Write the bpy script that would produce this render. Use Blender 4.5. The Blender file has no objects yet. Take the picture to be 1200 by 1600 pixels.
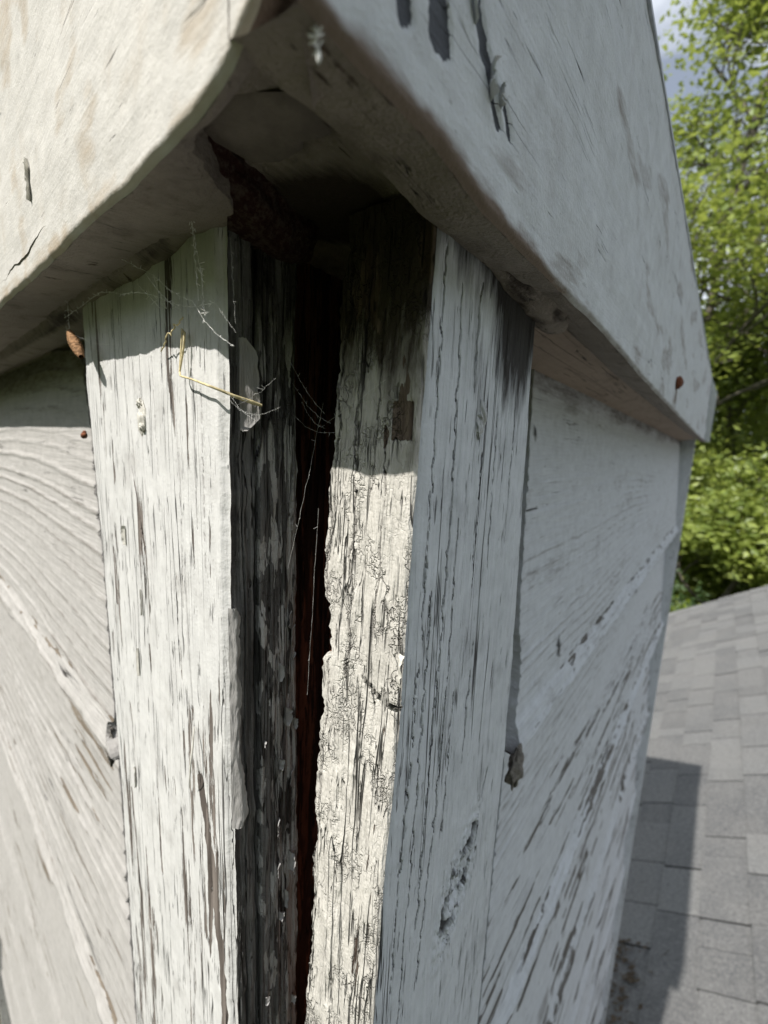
import bpy, math, random
import numpy as np
from mathutils import Vector, Matrix

# ------------------------------------------------------------------ camera, sky, sun, exposure
scene = bpy.context.scene
YAW, PITCH, ROLL = 0.688065308, 0.15381325, 0.0424453
F_PX = 638.16                                  # for a frame 1600 high
fw = np.array([-math.sin(YAW)*math.cos(PITCH), math.cos(YAW)*math.cos(PITCH), -math.sin(PITCH)])
r0 = np.array([math.cos(YAW), math.sin(YAW), 0.0])
u0 = np.cross(r0, fw)
rt = r0*math.cos(ROLL) + u0*math.sin(ROLL)
up = np.cross(rt, fw)
cam_d = bpy.data.cameras.new('camera')
cam = bpy.data.objects.new('camera', cam_d)
scene.collection.objects.link(cam)
cam.matrix_world = Matrix(((rt[0], up[0], -fw[0], 0), (rt[1], up[1], -fw[1], 0), (rt[2], up[2], -fw[2], 0), (0, 0, 0, 1)))
cam_d.sensor_fit = 'VERTICAL'; cam_d.sensor_height = 24.0
cam_d.lens = F_PX/1600*24
cam_d.clip_start = 0.004; cam_d.clip_end = 3000
cam_d.dof.use_dof = True; cam_d.dof.focus_distance = 0.092
cam_d.dof.aperture_fstop = 11.0
scene.camera = cam

SUN = Vector((-12.4, -122.0, 148.0)).normalized()      # towards the sun
world = bpy.data.worlds.new('World'); scene.world = world; world.use_nodes = True
wn = world.node_tree; wn.nodes.clear()
w_out = wn.nodes.new('ShaderNodeOutputWorld'); w_bg = wn.nodes.new('ShaderNodeBackground')
w_sky = wn.nodes.new('ShaderNodeTexSky'); w_sky.sky_type = 'NISHITA'; w_sky.sun_disc = False
w_sky.sun_elevation = math.asin(SUN.z); w_sky.sun_rotation = math.atan2(SUN.x, SUN.y)
w_sky.dust_density = 1.5; w_sky.altitude = 50
w_co = wn.nodes.new('ShaderNodeTexCoord'); w_map = wn.nodes.new('ShaderNodeMapping'); w_map.inputs['Scale'].default_value = (1.6, 1.6, 4.0)
w_no = wn.nodes.new('ShaderNodeTexNoise'); w_no.inputs['Scale'].default_value = 2.2; w_no.inputs['Detail'].default_value = 7; w_no.inputs['Roughness'].default_value = .55
w_mr = wn.nodes.new('ShaderNodeMapRange'); w_mr.inputs['From Min'].default_value = .36; w_mr.inputs['From Max'].default_value = .60; w_mr.inputs['To Min'].default_value = .3
w_mx = wn.nodes.new('ShaderNodeMix'); w_mx.data_type = 'RGBA'
w_mx.inputs[7].default_value = (9.3, 9.9, 10.9, 1)          # sunlit thin cloud
wn.links.new(w_co.outputs['Generated'], w_map.inputs['Vector']); wn.links.new(w_map.outputs[0], w_no.inputs['Vector'])
wn.links.new(w_no.outputs[0], w_mr.inputs[0]); wn.links.new(w_mr.outputs[0], w_mx.inputs[0])
wn.links.new(w_sky.outputs[0], w_mx.inputs[6]); wn.links.new(w_mx.outputs[2], w_bg.inputs[0])
w_bg.inputs[1].default_value = 0.082
wn.links.new(w_bg.outputs[0], w_out.inputs[0])
sun_d = bpy.data.lights.new('sun', 'SUN'); sun_d.energy = 5.0; sun_d.angle = math.radians(0.53); sun_d.color = (1, .955, .89)
sun = bpy.data.objects.new('sun', sun_d); scene.collection.objects.link(sun)
sun.rotation_euler = SUN.to_track_quat('Z', 'Y').to_euler(); sun.location = (0, -5, 6)
scene.view_settings.view_transform = 'Standard'; scene.view_settings.look = 'None'
scene.view_settings.exposure = 0.25; scene.view_settings.gamma = 1.0; scene.view_settings.use_curve_mapping = False
scene.render.engine = 'CYCLES'
scene.cycles.max_bounces = 6; scene.cycles.diffuse_bounces = 4
scene.cycles.transparent_max_bounces = 6

CM = 0.01
rng = np.random.default_rng(7); random.seed(7)

# ------------------------------------------------------------------ numpy noise
_p = np.random.default_rng(3).permutation(4096)
_a = np.random.default_rng(5).random(4096)*2*np.pi
def perlin(x, y, seed=0):
    x = np.asarray(x, float) + seed*17.31; y = np.asarray(y, float) + seed*5.77
    xi = np.floor(x).astype(np.int64); yi = np.floor(y).astype(np.int64)
    xf = x-xi; yf = y-yi
    s = xf*xf*xf*(xf*(xf*6-15)+10); t = yf*yf*yf*(yf*(yf*6-15)+10)
    def g(i, j):
        a = _a[_p[(_p[(xi+i) & 4095] + yi + j) & 4095]]
        return np.cos(a)*(xf-i) + np.sin(a)*(yf-j)
    n0 = g(0, 0)*(1-s) + g(1, 0)*s; n1 = g(0, 1)*(1-s) + g(1, 1)*s
    return (n0*(1-t) + n1*t)*1.4
def fbm(x, y, o=4, seed=0, r=.5):
    v = 0; a = 1
    for k in range(o):
        v = v + a*perlin(np.asarray(x)*2**k, np.asarray(y)*2**k, seed+k*3); a *= r
    return v
def smooth(e0, e1, x):
    t = np.clip((x-e0)/(e1-e0), 0, 1); return t*t*(3-2*t)
def interp(pts, z):                                      # pts: (value, z) with z falling
    p = sorted(pts, key=lambda q: q[1])
    return np.interp(z, [q[1] for q in p], [q[0] for q in p])
def seg_dist(U, V, pts, su=1.0, sv=1.0):                 # distance to a polyline in (u, v)
    d = np.full(np.shape(U), 1e9)
    for (a, b), (c, e) in zip(pts[:-1], pts[1:]):
        ax, ay, bx, by = a*su, b*sv, c*su, e*sv
        dx, dy = bx-ax, by-ay; L = dx*dx+dy*dy+1e-12
        t = np.clip(((U*su-ax)*dx + (V*sv-ay)*dy)/L, 0, 1)
        d = np.minimum(d, np.hypot(U*su-ax-t*dx, V*sv-ay-t*dy))
    return d

# ------------------------------------------------------------------ mesh helpers
class Acc:
    """collects patches of vertices and quads, builds ONE mesh object (coordinates in cm)"""
    def __init__(s): s.V = []; s.F = []; s.M = []; s.S = []; s.A = {}; s.n = 0
    def add(s, V, F, mat=0, smooth_=True, attrs=None):
        V = np.asarray(V, float).reshape(-1, 3); F = np.asarray(F, np.int64)
        if F.shape[1] == 3: F = np.c_[F, np.full(len(F), -1)]
        s.V.append(V); s.F.append(np.where(F >= 0, F+s.n, -1)); s.M.append(np.full(len(F), mat)); s.S.append(np.full(len(F), smooth_))
        attrs = attrs or {}
        for k in set(list(s.A)+list(attrs)):
            s.A.setdefault(k, [np.zeros(s.n)])
            s.A[k].append(np.asarray(attrs[k], float).ravel() if k in attrs else np.zeros(len(V)))
        s.n += len(V)
    def grid(s, P, mat=0, flip=False, attrs=None, smooth_=True):
        nu, nv = P.shape[:2]; I = np.arange(nu*nv).reshape(nu, nv)
        F = np.stack([I[:-1, :-1], I[1:, :-1], I[1:, 1:], I[:-1, 1:]], -1).reshape(-1, 4)
        if flip: F = F[:, ::-1]
        s.add(P.reshape(-1, 3), F, mat, smooth_, attrs)
    def box(s, lo, hi, mat=0):
        x0, y0, z0 = lo; x1, y1, z1 = hi
        V = [(x0, y0, z0), (x1, y0, z0), (x1, y1, z0), (x0, y1, z0), (x0, y0, z1), (x1, y0, z1), (x1, y1, z1), (x0, y1, z1)]
        F = [(0, 3, 2, 1), (4, 5, 6, 7), (0, 1, 5, 4), (1, 2, 6, 5), (2, 3, 7, 6), (3, 0, 4, 7)]
        s.add(V, F, mat, False)
    def tube(s, pts, rad, n=6, mat=0):
        pts = np.asarray(pts, float); rad = np.broadcast_to(np.asarray(rad, float), (len(pts),))
        T = np.gradient(pts, axis=0); T /= np.linalg.norm(T, axis=1)[:, None]+1e-12
        ref = np.array([0.31, 0.22, 0.92]);
        A = np.cross(T, ref); A /= np.linalg.norm(A, axis=1)[:, None]+1e-9; B = np.cross(T, A)
        th = np.arange(n)/n*2*np.pi
        P = pts[:, None] + rad[:, None, None]*(np.cos(th)[None, :, None]*A[:, None] + np.sin(th)[None, :, None]*B[:, None])
        m = len(pts); I = np.arange(m*n).reshape(m, n); J = np.roll(I, -1, 1)
        F = np.stack([I[:-1], J[:-1], J[1:], I[1:]], -1).reshape(-1, 4)
        s.add(P.reshape(-1, 3), F, mat)
    def build(s, name, mats, parent=None, loc=(0, 0, 0)):
        V = np.concatenate(s.V)*CM; F = np.concatenate(s.F); M = np.concatenate(s.M); S = np.concatenate(s.S)
        tri = F[:, 3] < 0; cnt = np.where(tri, 3, 4)
        flat = F.ravel(); flat = flat[flat >= 0]
        me = bpy.data.meshes.new(name)
        me.vertices.add(len(V)); me.vertices.foreach_set('co', (V-np.array(loc)*CM).ravel())
        me.loops.add(len(flat)); me.loops.foreach_set('vertex_index', flat)
        me.polygons.add(len(F)); me.polygons.foreach_set('loop_start', np.r_[0, np.cumsum(cnt)[:-1]]); me.polygons.foreach_set('loop_total', cnt)
        me.polygons.foreach_set('material_index', M); me.polygons.foreach_set('use_smooth', S)
        me.update(calc_edges=True); me.validate()
        for k, v in s.A.items():
            at = me.attributes.new(k, 'FLOAT', 'POINT'); at.data.foreach_set('value', np.concatenate(v))
        for m in (mats if isinstance(mats, (list, tuple)) else [mats]): me.materials.append(m)
        o = bpy.data.objects.new(name, me); scene.collection.objects.link(o)
        o.location = tuple(c*CM for c in loc)
        if parent: o.parent = parent
        return o
def tag(o, label=None, cat=None, group=None, kind=None):
    if label: o['label'] = label
    if cat: o['category'] = cat
    if group: o['group'] = group
    if kind: o['kind'] = kind
    return o
def empty(name, loc=(0, 0, 0)):
    o = bpy.data.objects.new(name, None); scene.collection.objects.link(o); o.location = loc; o.empty_display_size = .05
    return o

# ------------------------------------------------------------------ node helpers
class NT:
    def __init__(s, name):
        s.m = bpy.data.materials.new(name); s.m.use_nodes = True; s.t = s.m.node_tree; s.t.nodes.clear()
        s.out = s.t.nodes.new('ShaderNodeOutputMaterial')
    def n(s, typ, **kw):
        x = s.t.nodes.new(typ)
        for k, v in kw.items(): setattr(x, k, v)
        return x
    def put(s, sock, v):
        if hasattr(v, 'is_linked') or isinstance(v, bpy.types.NodeSocket): s.t.links.new(v, sock)
        elif isinstance(v, (tuple, list)) and len(v) == 3 and sock.type == 'RGBA': sock.default_value = (*v, 1)
        else: sock.default_value = v
    def co(s, k=100.0):
        c = s.n('ShaderNodeTexCoord').outputs['Object']; return s.vm('SCALE', c, sc=k)
    def vm(s, op, a, b=None, sc=None):
        x = s.n('ShaderNodeVectorMath', operation=op); s.put(x.inputs[0], a)
        if b is not None: s.put(x.inputs[1], b)
        if sc is not None: s.put(x.inputs['Scale'], sc)
        return x.outputs[0]
    def noise(s, v, scale=1.0, det=2.0, rough=.5, dist=0.0, col=False):
        x = s.n('ShaderNodeTexNoise'); s.put(x.inputs['Vector'], v); x.inputs['Scale'].default_value = scale
        x.inputs['Detail'].default_value = det; x.inputs['Roughness'].default_value = rough; x.inputs['Distortion'].default_value = dist
        return x.outputs[1 if col else 0]
    def voro(s, v, scale=1.0, feature='DISTANCE_TO_EDGE', rnd=1.0, out=0):
        x = s.n('ShaderNodeTexVoronoi', feature=feature); s.put(x.inputs['Vector'], v); x.inputs['Scale'].default_value = scale
        x.inputs['Randomness'].default_value = rnd; return x.outputs[out]
    def ma(s, op, a, b=0.0, c=0.0, clamp=False):
        x = s.n('ShaderNodeMath', operation=op, use_clamp=clamp); s.put(x.inputs[0], a); s.put(x.inputs[1], b)
        if len(x.inputs) > 2: s.put(x.inputs[2], c)
        return x.outputs[0]
    def mr(s, v, a, b, c=0.0, d=1.0, sm=True):
        x = s.n('ShaderNodeMapRange', interpolation_type='SMOOTHSTEP' if sm else 'LINEAR'); s.put(x.inputs[0], v)
        for i, q in zip((1, 2, 3, 4), (a, b, c, d)): s.put(x.inputs[i], q)
        return x.outputs[0]
    def mix(s, f, a, b):
        x = s.n('ShaderNodeMix', data_type='RGBA'); s.put(x.inputs[0], f); s.put(x.inputs[6], a); s.put(x.inputs[7], b); return x.outputs[2]
    def attr(s, name): return s.n('ShaderNodeAttribute', attribute_name=name).outputs['Fac']
    def line(s, n, w, c=.5):                              # thin wandering contour line of a noise
        return s.mr(s.ma('ABSOLUTE', s.ma('SUBTRACT', n, c)), 0.0, w, 1.0, 0.0)
    def finish(s, color, rough=.8, height=None, dist=.0005, strength=1.0, spec=.3, **kw):
        b = s.n('ShaderNodeBsdfPrincipled'); s.put(b.inputs['Base Color'], color); s.put(b.inputs['Roughness'], rough)
        b.inputs['Specular IOR Level'].default_value = spec
        for k, v in kw.items(): s.put(b.inputs[k.replace('_', ' ')], v)
        if height is not None:
            bp = s.n('ShaderNodeBump'); bp.inputs['Distance'].default_value = dist; bp.inputs['Strength'].default_value = strength
            s.put(bp.inputs['Height'], height); s.t.links.new(bp.outputs[0], b.inputs['Normal'])
        s.t.links.new(b.outputs[0], s.out.inputs[0]); return s.m

def painted_wood(name, axis='z', paint=(.66, .655, .63), wood=(.17, .14, .115), wood2=(.045, .038, .033),
                 crack=.5, bare=.30, allig=0.0, stipple=.3, ridges=0.0, dirt_and_shade=(.09, .065, .045), grime=.25, bump=.0006, cw=.010, cscale=1.0, blob=0.0, fibk=1.0):
    """old flaking paint over weathered grain; axis is the direction the grain runs"""
    N = NT(name); co = N.co()
    wob = N.noise(co, .45, 2, col=True); co2 = N.vm('ADD', co, N.vm('SCALE', N.vm('SUBTRACT', wob, (.5, .5, .5)), sc=.09))
    def G(a, b):
        v = {'z': (a, a, b), 'x': (b, a, a), 'y': (a, b, a)}[axis]; return N.vm('MULTIPLY', co2, v)
    fib = N.noise(G(11, .55), 1, 3, .6)
    fib2 = N.noise(G(4, .14), 1, 3, .6)
    c1 = N.line(N.noise(G(2.1*cscale, .035), 1, 2, .5), cw)
    c2 = N.line(N.noise(G(4.3*cscale, .08), 1, 2, .5), cw*1.5)
    c3 = N.line(N.noise(G(7.5*cscale, .3), 1, 2, .5), cw*1.6, .47)
    m1 = N.mr(N.noise(G(.9, .10), 1, 3, .6), .60-.2*crack, .70-.2*crack)
    m2 = N.mr(N.noise(G(1.1, .2), 1.3, 3, .6), .62-.2*crack, .70-.2*crack)
    m3 = N.mr(N.noise(G(2.0, .35), 1.9, 3, .6), .64-.2*crack, .72-.2*crack)
    ck = N.ma('MAXIMUM', N.ma('MULTIPLY', c1, m1), N.ma('MULTIPLY', c2, m2))
    ck = N.ma('MAXIMUM', ck, N.ma('MULTIPLY', N.ma('MULTIPLY', c3, m3), .8))
    ck = N.ma('MAXIMUM', ck, N.attr('crack'))
    bn = N.noise(G(3.3, .2), 1, 6, .68)
    bn = N.ma('ADD', bn, N.ma('MULTIPLY', N.attr('bare'), .55))
    bn = N.ma('SUBTRACT', bn, N.ma('MULTIPLY', N.attr('keep'), .4))
    if blob: bn = N.ma('ADD', bn, N.ma('MULTIPLY', N.ma('SUBTRACT', N.noise(co, 1.3, 5, .65), .5), blob))
    t = .78-.5*bare
    br = N.mr(bn, t, t+.018)
    al = 0.0
    if allig:
        wv = N.vm('ADD', G(2.1, .5), N.vm('SCALE', N.noise(co, 3.0, 3, col=True), sc=1.1))
        e1 = N.mr(N.voro(wv, 1.0), 0, .035, 1, 0)
        wv2 = N.vm('ADD', G(5.0, 1.3), N.vm('SCALE', N.noise(co, 6.0, 2, col=True), sc=1.6))
        e2 = N.mr(N.voro(wv2, 1.0), 0, .11, .7, 0)
        am = N.mr(N.noise(co, .55, 3), .45, .6, .05, 1)
        am2 = N.mr(N.noise(co, 1.1, 3), .50, .62, 0, 1)
        al = N.ma('MULTIPLY', N.ma('MAXIMUM', N.ma('MULTIPLY', e1, am), N.ma('MULTIPLY', e2, N.ma('MULTIPLY', am2, .4))), allig)
    cell = N.noise(G(2.4, .55) if allig else co, 1.0 if allig else 1.7, 4, .62)
    tone = N.ma('ADD', N.mr(cell, .25, .75, .86, 1.06, False), N.ma('MULTIPLY', N.ma('SUBTRACT', fib, .5), .28*fibk))
    pc = N.mix(1.0, paint, paint); x = N.n('ShaderNodeVectorMath', operation='SCALE'); N.put(x.inputs[0], paint); N.put(x.inputs['Scale'], tone); pc = x.outputs[0]
    gr = N.mr(N.noise(co, .7, 5, .65), .5, .8, 0, grime)
    spk = N.mr(N.noise(G(16, 5), 1, 3, .7), .60, .72, 0, .55)
    spk = N.ma('MULTIPLY', spk, N.mr(N.noise(co, 1.1, 3), .35, .6, .15, 1))
    dm = N.ma('MAXIMUM', gr, N.mr(N.ma('ADD', N.attr('dirt_and_shade'), N.ma('MULTIPLY', N.ma('SUBTRACT', N.noise(G(5, .8), 1, 5, .7), .5), N.ma('MULTIPLY', N.mr(N.attr('dirt_and_shade'), 0, .15), 1.1))), .12, .75, 0, .97, False), clamp=True)
    pc = N.mix(N.ma('MULTIPLY', spk, .6), pc, (.16, .15, .135))
    pc = N.mix(dm, pc, dirt_and_shade)
    wc = N.mix(N.mr(fib2, .35, .65), wood2, wood); wc = N.mix(N.mr(fib, .3, .7, 0, .5), wc, wood2)
    col = N.mix(br, pc, wc)
    col = N.mix(N.ma('MULTIPLY', ck, .93), col, (.018, .015, .013))
    if allig: col = N.mix(N.ma('MULTIPLY', al, .28), col, (.16, .14, .115))
    h = N.ma('MULTIPLY', N.ma('SUBTRACT', 1.0, br), .5)
    h = N.ma('ADD', h, N.ma('MULTIPLY', fib, .35*fibk)); h = N.ma('ADD', h, N.ma('MULTIPLY', fib2, .5*fibk))
    h = N.ma('SUBTRACT', h, N.ma('MULTIPLY', ck, 1.3))
    if allig: h = N.ma('SUBTRACT', h, N.ma('MULTIPLY', al, 1.1)); h = N.ma('ADD', h, N.ma('MULTIPLY', cell, 1.2))
    h = N.ma('ADD', h, N.ma('MULTIPLY', N.noise(co, 13, 4, .6), stipple))
    if ridges:
        rg = N.noise(G(2.6, .02), 1, 4, .6); h = N.ma('ADD', h, N.ma('MULTIPLY', N.line(rg, .05, .52), ridges)); h = N.ma('ADD', h, N.ma('MULTIPLY', N.line(N.noise(G(1.3, .015), 1, 2, .5), .03, .47), ridges*1.4))
    return N.finish(col, .78, h, bump, spec=.22)

M = {}
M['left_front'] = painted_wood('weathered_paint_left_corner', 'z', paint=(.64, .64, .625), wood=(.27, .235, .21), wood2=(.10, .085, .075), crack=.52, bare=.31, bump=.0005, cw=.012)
M['right_front'] = painted_wood('weathered_paint_right_corner', 'z', paint=(.67, .70, .735), crack=.40, bare=.14, bump=.0006, cw=.013, dirt_and_shade=(.028, .024, .022))  # same paint as the left board, with the shade's blue cast mixed in
M['edge'] = painted_wood('alligatored_paint_edge', 'z', fibk=1.4, paint=(.62, .60, .55), crack=.55, bare=.26, allig=.9, stipple=.15, cw=.018, bump=.0015, dirt_and_shade=(.05, .038, .028), wood=(.22, .17, .13), wood2=(.07, .05, .04))
M['dark_edge'] = painted_wood('blackened_wood_edge', 'z', paint=(.42, .41, .40), wood=(.24, .235, .23), wood2=(.05, .047, .045), crack=.6, bare=.82, stipple=.4, bump=.0012, cw=.014, dirt_and_shade=(.03, .027, .025))
M['backing'] = painted_wood('grey_weathered_backing', 'z', paint=(.46, .45, .44), wood=(.27, .265, .26), wood2=(.06, .056, .054), crack=.75, bare=.70, allig=.25, stipple=.5, bump=.0012, cw=.013, dirt_and_shade=(.03, .026, .022))
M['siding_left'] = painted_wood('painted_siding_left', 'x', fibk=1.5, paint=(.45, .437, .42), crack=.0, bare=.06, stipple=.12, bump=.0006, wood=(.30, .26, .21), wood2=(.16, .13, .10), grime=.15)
M['siding_right'] = painted_wood('painted_siding_right', 'y', fibk=1.3, paint=(.63, .66, .695), crack=.0, bare=.12, stipple=.12, bump=.0006, wood=(.22, .205, .19), wood2=(.09, .083, .078), grime=.12)  # paint made bluer and lighter than the left to carry the sky-lit shade
M['fascia_left'] = painted_wood('painted_fascia_left', 'x', fibk=.5, paint=(.585, .57, .53), crack=.0, bare=.0, stipple=.4, bump=.0004, grime=.5, dirt_and_shade=(.42, .36, .28))
M['fascia_right'] = painted_wood('painted_fascia_right', 'y', fibk=.5, wood=(.13, .14, .16), wood2=(.09, .095, .11), paint=(.66, .69, .715), crack=.04, bare=.05, stipple=.5, bump=.0005, grime=.25, dirt_and_shade=(.17, .125, .095))  # blue cast of the shaded side put into this paint too
M['soffit'] = painted_wood('stained_soffit', 'y', paint=(.33, .285, .25), crack=.1, bare=.2, wood=(.15, .11, .085), wood2=(.07, .05, .04), grime=.8, dirt_and_shade=(.05, .037, .03), blob=.4, stipple=.9, bump=.0016)
M['brown_wood'] = painted_wood('bare_brown_wood', 'y', paint=(.33, .26, .21), crack=.35, bare=.2, wood=(.19, .13, .095), wood2=(.07, .045, .03), grime=.4, dirt_and_shade=(.06, .04, .03), stipple=.4)
M['dark_wood'] = painted_wood('dark_red_framing', 'z', paint=(.20, .085, .055), crack=.9, bare=.62, wood=(.09, .04, .03), wood2=(.03, .018, .014), grime=.3, dirt_and_shade=(.015, .01, .008))
M['bare_post'] = painted_wood('brown_framing', 'z', paint=(.20, .09, .05), crack=.5, bare=.4, wood=(.13, .055, .03), wood2=(.04, .02, .012), grime=.3, dirt_and_shade=(.03, .015, .01))
def simple(name, col, rough=.8, nscale=8.0, var=.3, bump=.0003, spec=.3, metal=0.0, k=100.0):
    N = NT(name); co = N.co(k); n = N.noise(co, nscale, 5, .65)
    c = N.mix(N.mr(n, .3, .7), tuple(q*(1-var) for q in col), tuple(min(1, q*(1+var)) for q in col))
    return N.finish(c, rough, n, bump, spec=spec, Metallic=metal)
M['chip'] = simple('paint_chip', (.60, .585, .53), nscale=3, var=.12)
M['grey_chip'] = simple('grey_paint_chip', (.34, .335, .33), nscale=3, var=.2)
M['rust'] = simple('rusty_steel', (.16, .055, .025), nscale=9, var=.5)
M['metal'] = simple('dull_cap_metal', (.42, .45, .49), .45, nscale=1.5, var=.15, metal=.35)
M['web'] = simple('spider_silk', (.75, .75, .72), .5, var=.05, bump=0)
M['straw'] = simple('dry_grass', (.62, .53, .31), .55, nscale=6, var=.25)
M['cocoon'] = simple('brown_cocoon', (.30, .17, .085), nscale=9, var=.45, bump=.0008)
M['litter'] = simple('dry_litter', (.075, .056, .038), nscale=3, var=.6)
M['caulk'] = simple('grey_caulk', (.20, .185, .165), nscale=4, var=.35, bump=.0012)

# ------------------------------------------------------------------ ground
N = NT('forest_floor'); c = N.co(1); n = N.noise(c, .8, 6, .65); n2 = N.noise(c, 9, 4, .6)
gcol = N.mix(N.mr(n, .4, .62), (.045, .075, .02), (.075, .06, .035)); gcol = N.mix(N.mr(n2, .4, .7, 0, .5), gcol, (.03, .045, .015))
gm = N.finish(gcol, .95, n2, .05)
a = Acc(); gx = np.linspace(-1, 1, 120); gx = np.sign(gx)*np.abs(gx)**2.2*60000
X, Y = np.meshgrid(gx, gx, indexing='ij'); Z = -680 + fbm(X/1500, Y/1500, 4, 2)*45*smooth(500, 1500, np.hypot(X, Y))
a.grid(np.stack([X, Y, Z], -1)); tag(a.build('ground', gm), 'uneven green forest floor under the trees', kind='structure')

# ------------------------------------------------------------------ shingled roof of the house
MS = 0.69                                             # slope rising towards +x
def roof_z(x): return -134 + MS*(x-8.8)
cs = 1/math.sqrt(1+MS*MS)
R_U = np.array([cs, 0, MS*cs]); R_N = np.array([-MS*cs, 0, cs])
N = NT('asphalt_shingle')
co = N.co(100)
oi = N.n('ShaderNodeObjectInfo').outputs['Random']; ri = N.n('ShaderNodeNewGeometry').outputs['Random Per Island']
rr = N.ma('FRACT', N.ma('ADD', oi, N.ma('MULTIPLY', ri, 3.7)))
ww = N.n('ShaderNodeNewGeometry').outputs['Position']
w100 = N.vm('SCALE', ww, sc=100.0)
gran = N.noise(w100, 3.2, 4, .8); gran2 = N.voro(w100, 4.5, 'F1')
base = N.mix(rr, (.15, .152, .155), (.25, .252, .25))
base = N.mix(N.mr(N.noise(w100, .05, 3), .4, .6, 0, .35), base, (.26, .255, .245))
base = N.mix(N.mr(N.noise(w100, 1.1, 3, .75), .42, .66, 0, .45), base, (.36, .36, .35)); base = N.mix(N.mr(N.noise(w100, .8, 3, .75), .52, .7, 0, .5), base, (.09, .09, .095))
base = N.mix(N.mr(gran, .35, .75, 0, .6), base, (.055, .055, .06)); base = N.mix(N.mr(gran2, .0, .35, .55, 0), base, (.50, .49, .46))
M['shingle'] = N.finish(base, .95, N.ma('ADD', gran, N.ma('MULTIPLY', gran2, .7)), .0016, spec=.15)
M['asphalt_gap_shade'] = simple('asphalt_gap_shade', (.02, .02, .02), .9)  # black asphalt of the cut edges, also standing in for shadow between tabs
M['house_wall'] = painted_wood('house_wall_paint', 'y', paint=(.5, .5, .48), bare=.05, crack=.05)
M['deck'] = simple('dark_roof_underlay', (.03, .03, .03))
house = empty('shingled_house', (1.0, 2.0, -6.8))
tag(house, 'house with a grey asphalt shingle roof rising to the right behind the chase', 'house')
def hp(o):                                             # keep world coordinates while parenting
    o.parent = house; o.matrix_parent_inverse = Matrix.Translation(house.location).inverted(); return o
RX0, RX1, RY0, RY1 = -262.0, 250.0, 3.0, 506.0
a = Acc()
def slab(a, x0, x1, y0, y1, off, th, zf=roof_z, nrm=R_N):
    V = []
    for o_ in (off-th, off):
        for (x, y) in ((x0, y0), (x1, y0), (x1, y1), (x0, y1)):
            V.append(np.array([x, y, zf(x)]) + nrm*o_)
    a.add(V, [(0, 3, 2, 1), (4, 5, 6, 7), (0, 1, 5, 4), (1, 2, 6, 5), (2, 3, 7, 6), (3, 0, 4, 7)], 0, False)
slab(a, RX0, RX1, RY0, RY1, -1.3, 2.5)
ridge_z = roof_z(RX1)
N2 = np.array([MS*cs, 0, cs])
slab(a, RX1, RX1+500, RY0, RY1, -1.3, 2.5, lambda x: ridge_z - MS*(x-RX1), N2)
hp(a.build('roof_deck', M['deck']))
a = Acc(); a.box((RX0+45, RY0+20, -680), (RX1+455, RY1-25, roof_z(RX0+45)-9)); hp(a.build('wall', M['house_wall']))
for yy in (RY0-1.6, RY1+.2):
    a = Acc()
    V = []
    for y in (yy, yy+1.4):
        for (x, dz) in ((RX0, -20), (RX1, -20), (RX1, -2), (RX0, -2)): V.append((x, y, roof_z(x)+dz))
    a.add(V, [(0, 3, 2, 1), (4, 5, 6, 7), (0, 1, 5, 4), (1, 2, 6, 5), (2, 3, 7, 6), (3, 0, 4, 7)], 0, False)
    hp(a.build('rake_board', M['house_wall']))
# one thin tapered tab, long side along y; butt (thick) at its lower, -x, end
EXP = 10.15                                            # exposure measured along x
tabs = {}
def tab_geo(w, jag=0.0):
    L = EXP*1.32/cs; th0, th1 = .75, .12; s = w/2
    V = []
    for (u, h) in ((0, th0), (L, th1)):
        for y in (-s, s): V += [R_U*u + np.array([0, y, 0]) + R_N*h]
    for (u, h) in ((0, 0.0), (L, -.05)):
        for y in (-s, s): V += [R_U*u + np.array([0, y, 0]) + R_N*h]
    F = [(0, 2, 3, 1), (4, 5, 7, 6), (0, 1, 5, 4), (0, 4, 6, 2), (1, 3, 7, 5)]
    return np.array(V), F
cand = []
ncourse = int((RX1-RX0)/EXP)
for i in range(ncourse):
    x = RX0 + i*EXP; y = RY0 + random.uniform(0, 14); lo = RY0
    while y < RY1:
        w = min(random.choice((9, 12, 15, 18, 21, 25)), RY1-lo)
        y = lo + w
        jx = random.choice((0, 0, .0, .35, -.3)); lift = random.choice((0, 0, .16, .3))
        cand.append((x+jx+random.uniform(-.12, .12), lo+w/2, w, lift)); lo = y
        if RY1-lo < 4: break
CHX, CHY = (-97.0, -7.0), (6.0, 95.0)                   # footprint of the chase
cand = [c_ for c_ in cand if not (CHX[0] < c_[0] < CHX[1]-4 and CHY[0] < c_[1] < CHY[1])]
def in_view(c_):
    p = np.array([c_[0]+5, c_[1], roof_z(c_[0]+5)]); z = p@fw
    if z < 5: return 1e9
    px, py = 600+F_PX*(p@rt)/z, 800-F_PX*(p@up)/z
    if px < 925 or px > 1225 or py > 1640 or py < 880: return 1e9
    return z
score = sorted(range(len(cand)), key=lambda i: in_view(cand[i]))
near = set(i for i in score[:300] if in_view(cand[i]) < 1e8)
field = Acc()
for i, (x, y, w, lift) in enumerate(cand):
    org = np.array([x, y, roof_z(x)]) + R_N*lift
    if i in near:
        if w not in tabs:
            V, F = tab_geo(w-.3); me = bpy.data.meshes.new('shingle'); me.from_pydata([tuple(v*CM) for v in V], [], F); me.materials.append(M['shingle']); me.materials.append(M['asphalt_gap_shade']); me.polygons.foreach_set('material_index', [0, 0, 1, 1, 1]); tabs[w] = me
        o = bpy.data.objects.new('shingle', tabs[w]); scene.collection.objects.link(o); o.location = tuple(org*CM); hp(o)
    else:
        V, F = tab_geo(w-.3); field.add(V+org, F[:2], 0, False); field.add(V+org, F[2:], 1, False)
xf = RX1
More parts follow.
